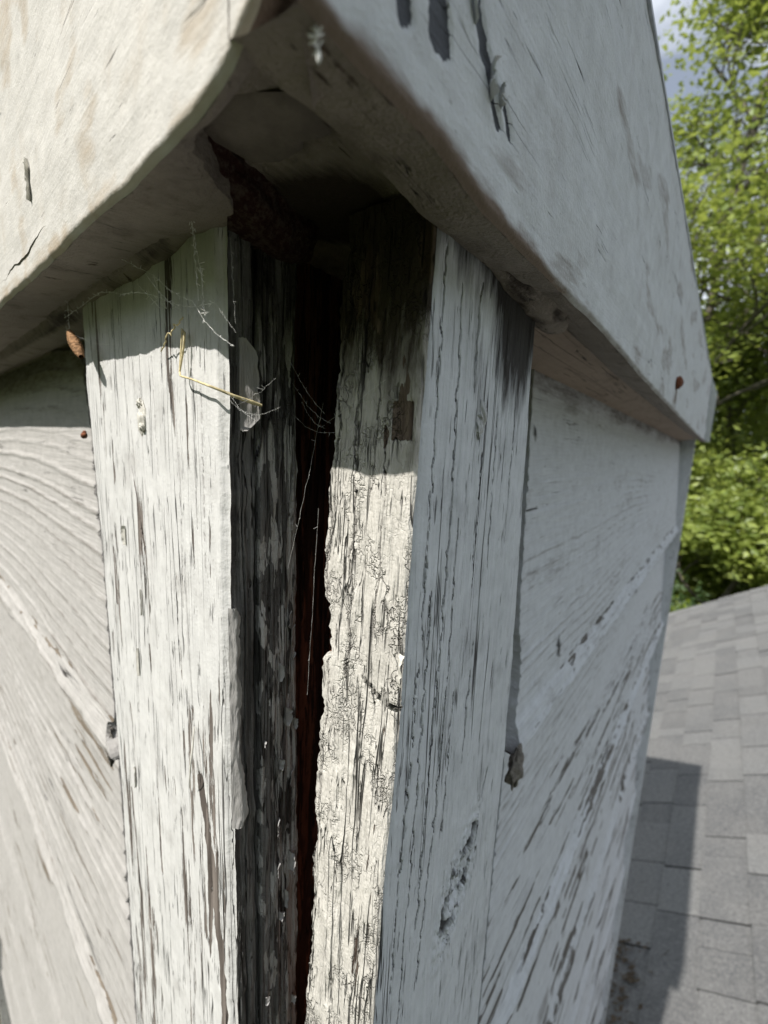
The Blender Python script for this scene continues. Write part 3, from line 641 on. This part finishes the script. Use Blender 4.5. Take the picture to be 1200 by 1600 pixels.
# rounded and rotten pieces under the eaves
def lump(name, path, rad, mat, seed, amp=.12, n=28, squash=1.0, label=None, dirtf=None, axis=2):
    path = np.asarray(path, float); m = 90
    tt = np.linspace(0, 1, len(path)); q = np.linspace(0, 1, m)
    C = np.stack([np.interp(q, tt, path[:, i]) for i in range(3)], -1); Rr = np.interp(q, tt, rad)
    T_ = np.gradient(C, axis=0); T_ /= np.linalg.norm(T_, axis=1)[:, None]
    A_ = np.cross(T_, (0, 0, 1)); A_ /= np.linalg.norm(A_, axis=1)[:, None]; B_ = np.cross(A_, T_)
    th = np.linspace(0, 2*np.pi, n+1)
    Q, TH = np.meshgrid(q, th, indexing='ij')
    rv = Rr[:, None]*(1 + amp*fbm(Q*14, np.sin(TH)*1.2+np.cos(TH)*.7, 4, seed)*1.6)
    P = C[:, None] + rv[..., None]*(np.cos(TH)[..., None]*A_[:, None] + squash*np.sin(TH)[..., None]*B_[:, None])
    a = Acc(); dr = np.clip(fbm(Q*5, TH*.8, 4, seed+3)*1.2+.35, 0, 1)
    a.grid(P, 0, False, dict(dirt_and_shade=dr*.9, bare=.0*Q, crack=0*Q)); o = cp(a.build(name, mat))
    if label: o['label'] = label
    return o
lump('eave_moulding', [(-60, 5.3, 4.75), (-22, 5.2, 4.7), (-16.5, 5.0, 4.62), (-12, 4.75, 4.6), (-10, 4.45, 4.6), (-8.6, 4.2, 4.75), (-7.6, 4.3, 4.95)], [.85, .85, .8, .72, .62, .5, .22], M['soffit'], 160, .06, squash=.8, label='rounded strip of moulding under the left eave')
lump('rotten_strip', [(-4.5, 6.6, 4.6), (-4.35, 7.6, 4.35), (-4.28, 9.0, 4.18), (-4.3, 10.6, 4.05), (-4.4, 12.2, 3.95), (-4.6, 13.5, 4.05), (-4.8, 15, 4.4)], [.2, .36, .42, .5, .5, .42, .1], M['soffit'], 170, .10, squash=.75, label='blackened lump of rotten strip above the right corner board')
a = Acc(); a.add([(-4.5, 13.0, 4.3), (-7.4, 13.0, 3.75), (-7.2, 93, 3.7), (-4.6, 93, 4.0), (-4.5, 13.0, 4.6), (-7.4, 13.0, 4.6), (-7.2, 93, 4.6), (-4.6, 93, 4.6)], [(0, 1, 2, 3), (0, 3, 7, 4), (1, 0, 4, 5), (3, 2, 6, 7)], 0, False); cp(a.build('frieze_strip', M['brown_wood']))
# red rotten block hanging at the top of the split
a = Acc(); q = np.linspace(0, 1, 60); v = np.linspace(0, 1, 24); Q, Vv = np.meshgrid(q, v, indexing='ij')
top = np.array([(-6.75, 3.2, 5.0)])*(1-q[:, None]) + np.array([(-7.75, 6.7, 5.1)])*q[:, None]
bot = np.array([(-6.85, 3.1, 4.22)])*(1-q[:, None]) + np.array([(-7.95, 6.6, 4.15)])*q[:, None]; bot[:, 2] += .12*np.sin(q*np.pi*2)+.05*fbm(q*6, q*0, 3, 77)
P = top[:, None]*(1-Vv[..., None]) + bot[:, None]*Vv[..., None]; P[..., 0] += .12*np.sin(Vv*np.pi) + .08*fbm(Q*12, Vv*4, 4, 180)
N = NT('red_rot'); c_ = N.co(); n_ = N.noise(c_, 7, 5, .7); M['red'] = N.finish(N.mix(N.mr(n_, .45, .62), (.035, .009, .007), (.085, .06, .05)), .9, n_, .0015)
a.grid(P, 0, True); skirt(a, P[:, -1], (-1, 0, 0), 1.0, 0, True); cp(a.build('rotten_block', M['red']))

a = Acc(); pg = [(-7.0, 3.4), (-6.45, 3.35), (-5.95, 3.5), (-5.3, 3.95), (-5.15, 4.3), (-5.25, 4.75), (-5.7, 4.55), (-6.0, 4.8), (-6.5, 4.75), (-6.9, 4.4)]
pg = [(x+.05*math.sin(i*7.3), y+.05*math.cos(i*5.1)) for i, (x, y) in enumerate(pg)]; cx_, cy_ = np.mean(pg, 0); ks = (0, .45, .85, 1.0)
V = []
for kq in ks[1:]:
    for (x, y) in pg: xx, yy = cx_+(x-cx_)*kq, cy_+(y-cy_)*kq; V.append((xx, yy, 4.66+.04*perlin(xx*2, yy*2, 5)+(.10 if kq == 1 else 0)))
V.append((cx_, cy_, 4.66)); m_ = len(pg); F = []
for kq in range(2):
    for i in range(m_): F.append((kq*m_+i, kq*m_+(i+1) % m_, (kq+1)*m_+(i+1) % m_, (kq+1)*m_+i))
for i in range(m_): F.append((3*m_, (i+1) % m_, i, -1))
a.add(V, np.array(F), 0, True); M['patch'] = simple('dull_paint_patch', (.17, .145, .13), nscale=1.6, var=.18, bump=.001)
cp(a.build('paint_patch', M['patch']))
# ------------------------------------------------------------------ paint chips, nails and lumps
def chip_mesh(w, h, curl, seed, mat, nu=10, nv=16, th=.03):
    """an uneven curled flake: w across, h along z, curling outwards (+n) at its free edge; local frame (u, n, z)"""
    r = np.random.default_rng(seed); u = np.linspace(0, 1, nu); v = np.linspace(-.5, .5, nv); Uu, Vv = np.meshgrid(u, v, indexing='ij')
    wv = w*(1+.35*fbm(v*4+seed, v*0, 3, seed % 50))*np.clip(1.25-np.abs(2*v)**3, .25, 1)
    X = Uu*wv[None]; Nn = curl*Uu**2*(1+.4*fbm(Vv*5, Uu*2, 2, seed % 40)); Z = Vv*h + .08*w*fbm(Uu*3, Vv*6, 2, seed % 30)
    return X, Nn, Z
def chip(par, org, ud, nd, w, h, curl, seed, mat, name='paint_flake', res=(10, 16)):
    X, Nn, Z = chip_mesh(w, h, curl, seed, mat, *res); ud = np.array(ud, float); nd = np.array(nd, float)
    P = np.array(org) + X[..., None]*ud + Nn[..., None]*nd + Z[..., None]*np.array([0, 0, 1.])
    a = Acc(); a.grid(P, 0); a.grid(P-nd*.025-ud*.004, 0, True)
    for e, f in ((P[-1], True), (P[:, 0], True), (P[:, -1], False)): skirt(a, e, -nd, .025, 0, f, n=2)
    return sub(a.build(name, mat), par)
# big loose strip along the front of the blackened edge
Zs = np.linspace(-3.65, -9.25, 90); v = np.linspace(0, 1, 14); ZZ, VV = np.meshgrid(Zs, v, indexing='ij')
wd = interp([(.16, -3.6), (.36, -3.95), (.30, -4.6), (.22, -5.2), (.34, -6.0), (.28, -6.6), (.36, -7.6), (.45, -8.4), (.50, -9.0), (.2, -9.3)], ZZ) + .09*fbm(ZZ*1.3, ZZ*0, 5, 190, .65)
wd = wd*.72
P = np.stack([-8.05+.10*np.sin(VV*2.6)+.03*fbm(ZZ*2, VV*3, 3, 191)+.10*VV*smooth(-7.5, -9.2, ZZ), 4.52+VV*wd, ZZ], -1)
a = Acc(); a.grid(P, 0); a.grid(P+np.array([-.03, 0, 0]), 0, True)
N = NT('peeling_grey_paint'); c_ = N.co(); n_ = N.noise(N.vm('MULTIPLY', c_, (6, 6, 1)), 1, 4, .6); M['peel'] = N.finish(N.mix(n_, (.24, .235, .225), (.36, .35, .34)), .8, n_, .001)
o = sub(a.build('paint_flake', M['peel']), corner_left); o['label'] = 'long torn strip of grey paint hanging at the edge'
chip(corner_left, (-8.06, 4.86, 1.2), (0, 1, 0), (1, 0, 0), .36, 1.9, .10, 33, M['peel'], res=(12, 40))
for i in range(16):
    zc = random.uniform(-17, .5); yc = random.choice((5.95, 6.15, 6.3, 6.42, 5.5)); chip(corner_left, (-8.13, yc, zc), (0, random.choice((-1, 1)), 0), (1, 0, 0), random.uniform(.05, .14), random.uniform(.15, .7), random.uniform(.03, .12), 200+i, M['grey_chip'])
for i in range(4):
    zc = random.uniform(-3, -16); xc = random.uniform(-15.8, -9.2)
    chip(corner_left, (xc, 4.49, zc), (random.choice((-1, 1)), 0, 0), (0, -1, 0), random.uniform(.04, .10), random.uniform(.3, 1.0), random.uniform(.03, .09), 250+i, M['chip'])
a = Acc(); a.tube([(-9.68, 4.42, -7.3), (-9.5, 4.28, -7.7), (-9.48, 4.2, -8.2), (-9.6, 4.22, -8.7), (-9.8, 4.3, -9.1)], [.012, .03, .026, .018, .008], 5); sub(a.build('paint_flake', M['chip']), corner_left)
chip(corner_right, (-4.52, 6.2, -4.4), (0, -1, 0), (1, 0, 0), .10, .7, .10, 272, M['chip'])
# drips of thick paint over nail heads
def blob(name, c, r, mat, par, seed, nd, amp=.35):
    n, m = 36, 24; th = np.linspace(0, 2*np.pi, n+1); ph = np.linspace(0, np.pi, m); TH, PH = np.meshgrid(th, ph, indexing='ij')
    k = 1+amp*fbm(np.cos(TH)*1.4+3, np.sin(TH)*1.4+np.cos(PH)*1.5, 3, seed)
    D = np.stack([np.sin(PH)*np.cos(TH), np.sin(PH)*np.sin(TH), np.cos(PH)], -1)*k[..., None]
    P = np.array(c)+D*np.array(r); a = Acc(); a.grid(P, 0, True); o = a.build(name, mat)
    return sub(o, par) if par else o
blob('nail_head', (-12.22, 4.50, .50), (.17, .11, .42), M['chip'], corner_left, 5, None, .6)
blob('nail_head', (-12.30, 4.46, .92), (.09, .10, .12), M['chip'], corner_left, 6, None, .5)
blob('nail_head', (-12.16, 4.43, .30), (.09, .08, .10), M['chip'], corner_left, 8, None, .5)
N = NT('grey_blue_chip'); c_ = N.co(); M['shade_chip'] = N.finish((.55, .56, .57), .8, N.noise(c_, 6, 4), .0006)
blob('nail_head', (-4.55, 8.96, .88), (.10, .17, .26), M['shade_chip'], corner_right, 9, None, .7)
blob('nail_head', (-4.53, 8.86, .58), (.08, .14, .20), M['shade_chip'], corner_right, 10, None, .6)
blob('nail_head', (-3.27, 35.4, 5.35), (.26, .65, .38), M['rust'], fas_r, 12, None, .3)
blob('caulk_lump', (-5.35, 16.3, -13.6), (.28, .55, .8), M['caulk'], None, 14, None, .5).name = 'caulk_lump'
cp(bpy.data.objects['caulk_lump'])
cp(blob('rotten_crumb', (-19.1, 5.1, -13.4), (.25, .2, .7), M['caulk'], None, 15, None, .8))
# torn paint edges beside the peeled patches of the right fascia
for (y_, z_, w_, h_, c_) in ((6.62, 5.75, .22, .45, .14), (6.0, 6.6, .16, .9, .07), (5.02, 6.4, .15, .9, .05), (6.95, 5.75, .12, .3, .08)):
    chip(fas_r, (-3.34, y_*.93, z_*.93), (0, -1, 0), (1, 0, 0), w_, h_, c_, int(y_*31), M['shade_chip'])
chip(fas_l, (-14.2, 2.84, 6.2), (1, 0, .1), (0, -1, 0), .13, .95, .08, 77, M['chip'])
# ------------------------------------------------------------------ web, straw, cocoon
def wavy(p0, p1, n=40, sag=.15, jit=.02, seed=1):
    q = np.linspace(0, 1, n)[:, None]; P = np.array(p0)*(1-q)+np.array(p1)*q
    P[:, 2] -= sag*np.sin(q[:, 0]*np.pi)
    for i in range(3): P[:, i] += jit*fbm(q[:, 0]*9, q[:, 0]*0+i, 3, seed+i)*np.sin(q[:, 0]*np.pi)
    return P
def strands(name, L, label, r=.006, beads=.5):
    a = Acc()
    for k, (p0, p1, sag) in enumerate(L):
        P = wavy(p0, p1, 44, sag+.05*(k % 3), .022, k*5+3); q = np.arange(44)
        rad = r*(.6+.9*np.clip(fbm(q*.45, q*0, 3, k+60), -.3, 1)*beads*2); a.tube(P, np.clip(rad, r*.45, r*3.5), 5)
        for j in range(int(10*beads)):
            c = P[random.randrange(44)]; d = np.array([random.uniform(-1, 1) for _ in range(3)]); d /= np.linalg.norm(d)
            a.tube([c, c+d*random.uniform(.03, .12)], r*.8, 4)
    o = a.build(name, M['web'], loc=tuple(np.concatenate(a.V).mean(0))); tag(o, label, 'cobweb', 'cobwebs about the split corner'); return o
A0 = (-8.41, 4.0, 4.58); Cn = (-7.44, 4.0, 2.47)
strands('cobweb', [((-13.61, 4.0, 5.0), (-9.97, 4.0, 3.47), .0), ((-9.97, 4.0, 3.47), (-8.28, 4.0, 2.65), .03), ((-8.28, 4.0, 2.65), (-6.82, 4.0, 1.65), .02),
                   ((-14.84, 4.1, 3.85), (-11.87, 4.0, 3.45), -.15), ((-11.87, 4.0, 3.45), (-9.70, 4.0, 2.97), -.12), ((-9.7, 4.0, 2.97), Cn, .02),
                   ((-16.0, 3.9, 3.2), (-17.2, 4.2, 4.3), 0), ((-16.0, 3.9, 3.15), (-17.6, 4.2, 3.6), 0.0), ((-15.9, 3.9, 3.1), (-13.7, 4.4, 2.6), .02), ((-16.4, 3.9, 3.6), (-14.84, 4.1, 3.85), 0),
                   ((-9.97, 4.0, 3.47), (-10.1, 4.3, 2.9), 0), ((-10.4, 4.0, 3.6), (-9.2, 4.2, 2.7), 0), ((-11.2, 4.1, 3.6), (-10.2, 4.2, 2.9), 0)],
        'thin dusty cobweb stretched from the left fascia down to the straw', .006, .8)
strands('cobweb', [(A0, (-8.2, 4.0, 3.97), .0), ((-8.2, 4.0, 3.97), (-7.88, 4.0, 3.02), 0), ((-7.88, 4.0, 3.02), (-7.79, 4.0, 2.3), 0), ((-8.2, 4.0, 3.97), (-8.02, 4.0, 2.6), .0)],
        'thick grey strand of cobweb hanging before the left corner board top', .009, 1.0)
strands('cobweb', [(Cn, (-6.9, 4.1, 1.9), 0), ((-6.7, 3.9, 3.3), (-6.75, 4.0, 2.0), 0), ((-7.4, 4.1, .9), (-5.9, 4.3, .62), .15), ((-7.2, 4.3, .7), (-6.3, 4.5, 1.15), .04), ((-7.6, 4.15, 1.2), (-6.6, 4.3, .4), .08)],
        'wisps of cobweb fanning round the tip of the straw', .0026, .3)
strands('cobweb', [((-7.9, 6.0, 1.9), (-6.9, 6.2, .7), .1), ((-7.9, 6.1, 1.4), (-6.8, 6.3, .5), .1), ((-8.0, 6.2, .7), (-6.7, 6.3, .3), .05), ((-6.7, 6.1, .5), (-5.2, 6.2, 1.3), .0), ((-7.8, 6.3, 1.0), (-7.1, 6.4, .4), .1), ((-7.9, 6.0, -3), (-7.4, 6.6, 1.0), 0), ((-7.7, 6.5, -6.5), (-7.5, 6.6, -1.5), 0)],
        'fine cobweb bridging the dark split between the corner boards', .0035, .4)
strands('cobweb', [((-3.46, 2.90, 4.42), (-3.48, 2.92, 3.86), 0), ((-3.48, 2.92, 3.86), (-3.46, 2.94, 3.69), 0)], 'dusty silk thread with a white tuft hanging from the cap corner', .011, 1.2)
o = blob('insect_egg', (-3.45, 2.94, 3.62), (.022, .022, .05), M['web'], None, 20, None, .3); tag(o, 'tiny pale tuft at the lower end of the silk thread at the cap corner', 'insect egg')
# straw
pts = np.array([(-8.96, 4.1, 2.25), (-8.80, 4.08, 2.16), (-8.86, 4.08, 1.9), (-9.12, 4.1, 1.42), (-9.05, 4.08, 1.33), (-8.5, 4.06, 1.22), (-7.81, 4.05, 1.05), (-7.3, 4.02, .93), (-6.8, 4.0, .80), (-6.35, 3.98, .70), (-5.93, 3.96, .61)])
kk_ = np.array([1.07, 1.065, 1.06, 1.05, 1.045, 1.045, 1.045, 1.10, 1.16, 1.24, 1.32]); pts = pts*kk_[:, None]
q = np.linspace(0, 1, 60); tt = np.linspace(0, 1, len(pts)); C_ = np.stack([np.interp(q, tt, pts[:, i]) for i in range(3)], -1)
a = Acc(); a.tube(C_, np.interp(q, [0, .1, .35, .5, .8, .93, 1], [.02, .028, .022, .022, .034, .044, .03]), 8)
a.tube([(-9.58, 4.39, 2.41), (-9.6, 4.36, 2.0), (-9.58, 4.3, 1.49)], .018, 6)
tag(a.build('straw', M['straw'], loc=tuple(pts.mean(0))), 'bent piece of dry yellow straw caught in the cobweb', 'straw')
a = Acc(); C_ = wavy((-9.0, 4.15, 2.5), (-10.6, 4.35, 2.05), 30, -.06, .08, 9); a.tube(C_, .016, 5)
tag(a.build('straw', M['straw'], loc=tuple(C_.mean(0))), 'curled dull blade of dry grass above the bent straw in shade', 'straw')
a = Acc(); q = np.linspace(0, 1, 30); p0, p1 = np.array((-16.0, 3.9, 3.15)), np.array((-15.0, 3.9, 2.3))
a.tube(p0*(1-q[:, None])+p1*q[:, None], .145*np.sin(np.clip(q*2.6+.25, 0, np.pi))**.7*(1+.12*np.sin(q*60))+.01, 12)
tag(a.build('cocoon', M['cocoon'], loc=tuple((p0+p1)/2)), 'small brown insect cocoon hanging in web left of the corner board', 'cocoon')
a = Acc(); a.tube([(-18.3, 4.7, .15), (-18.0, 4.6, .0), (-17.7, 4.6, .06)], [.06, .11, .03], 8); tag(a.build('insect_pupa', M['rust'], loc=(-18, 4.6, .05)), 'orange brown pupa stuck beside the left corner board', 'insect pupa')
# leaf litter and twigs on the shaded roof beside the chase
a = Acc()
for i in range(150):
    x = -6 + abs(random.gauss(0, 3.2)); y = random.uniform(92, 128); zc = roof_z(x)+1.6
    if random.random() < .6:
        r_ = random.uniform(.3, 1.1); th = random.uniform(0, 6.28); d1 = np.array([math.cos(th), math.sin(th), MS*math.cos(th)+random.uniform(-.3, .3)])*r_; d2 = np.array([-math.sin(th), math.cos(th), random.uniform(-.4, .4)])*r_*.5
        c_ = np.array([x, y, zc]); a.add([c_-d1, c_-d2, c_+d1, c_+d2], [(0, 1, 2, 3)], 0, False)
    else:
        th = random.uniform(0, 6.28); c_ = np.array([x, y, zc]); L_ = random.uniform(.8, 2.6); a.tube([c_, c_+np.array([math.cos(th), math.sin(th), MS*math.cos(th)])*L_], .06, 4)
tag(a.build('leaf_litter', M['litter']), 'brown leaf litter gathered on the shingles by the chase', kind='stuff')

# ------------------------------------------------------------------ trees
def leaf_mat(name, c1, c2, tr):
    N = NT(name); ri = N.n('ShaderNodeNewGeometry').outputs['Random Per Island']; co = N.co(1)
    c = N.mix(ri, c1, c2); c = N.mix(N.mr(N.noise(co, .9, 2), .4, .65, 0, .5), c, tuple(q*.6 for q in c1))
    d = N.n('ShaderNodeBsdfDiffuse'); N.put(d.inputs[0], c); t = N.n('ShaderNodeBsdfTranslucent'); N.put(t.inputs[0], tr)
    g = N.n('ShaderNodeBsdfGlossy'); g.inputs[1].default_value = .45; g.inputs[0].default_value = (.6, .65, .6, 1)
    m1 = N.n('ShaderNodeMixShader'); m1.inputs[0].default_value = .38; N.t.links.new(d.outputs[0], m1.inputs[1]); N.t.links.new(t.outputs[0], m1.inputs[2])
    m2 = N.n('ShaderNodeMixShader'); m2.inputs[0].default_value = .06; N.t.links.new(m1.outputs[0], m2.inputs[1]); N.t.links.new(g.outputs[0], m2.inputs[2])
    N.t.links.new(m2.outputs[0], N.out.inputs[0]); return N.m
M['leaf_mid'] = leaf_mat('leaf_mid_green', (.07, .11, .022), (.22, .28, .07), (.38, .47, .09))
M['leaf_light'] = leaf_mat('leaf_yellow_green', (.12, .17, .03), (.34, .40, .09), (.50, .58, .12))
M['leaf_dark'] = leaf_mat('leaf_deep_green', (.045, .085, .028), (.10, .16, .05), (.12, .20, .05))
M['leaf_yellow'] = leaf_mat('leaf_lime', (.17, .24, .02), (.26, .33, .03), (.35, .42, .03))
M['bark'] = simple('grey_bark', (.13, .115, .095), nscale=3, var=.4, bump=.01, k=10)
def tree(name, base, h, crown, nleaf, leafsz, mat, label, seed, lean=(0, 0), spread=.55, trunk=16, levels=4, clump=40, group='trees beyond the roof', start=.35, extra=()):
    """base, h in cm; crown radius in cm"""
    r = np.random.default_rng(seed); root = empty(name, tuple(np.array(base)*CM)); tag(root, label, 'tree', group)
    wood = Acc(); tips = []
    def branch(p, d, L, rad, lev):
        n = 6; P = [p]; dd = d/np.linalg.norm(d)
        for i in range(n):
            dd = dd + r.normal(0, .10+.03*lev, 3) + np.array([0, 0, .05]); dd /= np.linalg.norm(dd); P.append(P[-1]+dd*L/n)
        P = np.array(P); wood.tube(P, np.linspace(rad, rad*.55, n+1), 7 if lev < 2 else 4)
        if lev >= levels-1: tips.extend([P[-1], P[-3], P[-5]] if lev >= levels else [P[-1]])
        if lev < levels:
            k = {0: 9, 1: 5, 2: 4, 3: 3}.get(lev, 3)
            for j in range(k):
                f = (start + (1-start)*(j+.5)/k) if lev == 0 else r.uniform(.35, 1)
                q = P[min(n, int(f*n))]*(1-(f*n % 1)) + P[min(n, int(f*n)+1)]*(f*n % 1)
                th = r.uniform(0, 6.283); o = np.array([math.cos(th), math.sin(th), r.uniform(.1, .8)])
                nd = dd*(.5 if lev else .25) + o*(1.0 if lev == 0 else .8)
                Ln = crown*r.uniform(.6, 1.0)*(1-.45*f) if lev == 0 else L*r.uniform(.45, .7)
                branch(q, nd, Ln, rad*(.38 if lev == 0 else .5), lev+1)
            if lev == 0: branch(P[-1], dd, crown*.5, rad*.5, 1)
    b = np.array(base, float); branch(b, np.array([lean[0], lean[1], 1.0]), h, trunk, 0)
    tips = np.array(tips + [b+np.array(e) for e in extra])
    c = tips[r.integers(0, len(tips), nleaf)] + r.normal(0, clump, (nleaf, 3))*np.array([1, 1, .7])
    # leaf: a folded diamond of two triangles
    a1 = r.normal(0, 1, (nleaf, 3)); a1[:, 2] *= .5; a1 /= np.linalg.norm(a1, axis=1)[:, None]
    up_ = r.normal(0, .55, (nleaf, 3)) + np.array([0, -.25, 1]); a2 = np.cross(a1, up_); a2 /= np.linalg.norm(a2, axis=1)[:, None]+1e-9
    n3 = np.cross(a1, a2); sz = leafsz*r.uniform(.6, 1.3, (nleaf, 1))
    V = np.stack([c-a1*sz, c+a2*sz*.55+n3*sz*.15, c+a1*sz, c-a2*sz*.55+n3*sz*.15], 1).reshape(-1, 3)
    I = np.arange(nleaf)[:, None]*4
    F = np.concatenate([I+np.array([0, 1, 2]), I+np.array([0, 2, 3])])
    leaves = Acc(); leaves.add(V, F, 0, False); o = leaves.build('crown', mat); o.parent = root; o.matrix_parent_inverse = Matrix.Translation(root.location).inverted()
    o = wood.build('trunk', M['bark']); o.parent = root; o.matrix_parent_inverse = Matrix.Translation(root.location).inverted(); return root
G0 = -690
tree('tall_tree', (-290, 1500, G0), 1750, 640, 14000, 11, M['leaf_light'], 'tall open tree with pale forked trunk against the bright sky', 21, spread=.6, trunk=17, clump=48, lean=(.02, 0), start=.42)
tree('tall_tree', (330, 1750, G0), 1900, 600, 6000, 11, M['leaf_mid'], 'tall leafy tree reaching in from the right edge at the top', 22, trunk=20, clump=55, start=.4)
tree('broadleaf_tree', (60, 1900, G0), 900, 560, 22000, 12, M['leaf_light'], 'yellow green leafy tree behind the far end of the cap', 23, clump=50, trunk=17, start=.3)
tree('broadleaf_tree', (-330, 1500, G0), 700, 480, 15000, 10, M['leaf_light'], 'light green tree half hidden by the chase end', 24, clump=45, trunk=14, start=.3)
tree('maple_tree', (20, 1180, G0), 470, 330, 15000, 9, M['leaf_light'], 'low bright tree with layered sprays of lime leaves above the roof edge', 25, clump=20, trunk=10, start=.35)
tree('evergreen_shrub_tree', (-130, 860, G0), 330, 220, 22000, 4.5, M['leaf_dark'], 'dense dark green shrubby tree against the roof edge beside the chase', 26, clump=24, trunk=8, start=.2)
tree('young_tree', (70, 700, G0), 400, 110, 6000, 4.5, M['leaf_yellow'], 'small lime yellow young tree just over the roof edge', 27, clump=14, trunk=4, start=.5)
for i, (x, y, h_, s_) in enumerate(((-900, 1700, 1300, 31), (700, 1500, 1400, 32), (1200, 2200, 1700, 33), (-1700, 2100, 1600, 34), (420, 2600, 850, 35), (-450, 2700, 850, 36))):
    tree('broadleaf_tree', (x, y, G0), h_, 560, 16000, 12, M['leaf_light'], ['wide green tree far left behind the chase', 'broad tree right of the lime sprays, out past the roof', 'big tree at the far right behind the house', 'distant tree at the far left of the wood', 'distant tall tree right behind the pale leafy tree', 'distant tall tree left behind the open forked tree'][i], s_, clump=75, trunk=22, start=.25, levels=3)
# dark wood behind: one mass
r = np.random.default_rng(99); nn = 60000
xx = r.uniform(-4500, 5500, nn); yy = r.uniform(2900, 4300, nn); zz = G0 + r.random(nn)**.8*(1150+330*fbm(xx/420, yy/700, 3, 8))
c = np.stack([xx, yy, zz], -1); a1 = r.normal(0, 1, (nn, 3)); a1 /= np.linalg.norm(a1, axis=1)[:, None]; a2 = np.cross(a1, r.normal(0, 1, (nn, 3))); a2 /= np.linalg.norm(a2, axis=1)[:, None]
sz = 34*r.uniform(.5, 1.3, (nn, 1)); V = np.stack([c-a1*sz, c+a2*sz*.6, c+a1*sz, c-a2*sz*.6], 1).reshape(-1, 3); a = Acc(); a.add(V, np.arange(nn)[:, None]*4+np.array([[0, 1, 2, 3]]), 0, False)
tag(a.build('distant_wood', M['leaf_dark']), 'dark mass of woodland behind the separate trees', kind='stuff')

# unseen ring of wood, added round the house to block low sky light
r = np.random.default_rng(98); nn = 45000
th = r.uniform(math.radians(150), math.radians(390), nn); rad_ = r.uniform(1900, 3000, nn); zz = G0 + r.random(nn)**.8*(1500+350*fbm(th*5, rad_/700, 3, 9))
c = np.stack([rad_*np.cos(th), rad_*np.sin(th), zz], -1); a1 = r.normal(0, 1, (nn, 3)); a1 /= np.linalg.norm(a1, axis=1)[:, None]; a2 = np.cross(a1, r.normal(0, 1, (nn, 3))); a2 /= np.linalg.norm(a2, axis=1)[:, None]
sz = 38*r.uniform(.5, 1.3, (nn, 1)); V = np.stack([c-a1*sz, c+a2*sz*.6, c+a1*sz, c-a2*sz*.6], 1).reshape(-1, 3); a = Acc(); a.add(V, np.arange(nn)[:, None]*4+np.array([[0, 1, 2, 3]]), 0, False)
tag(a.build('unseen_wood_ring', M['leaf_mid']), 'unseen woodland added round the other sides of the house to block low sky', kind='stuff')
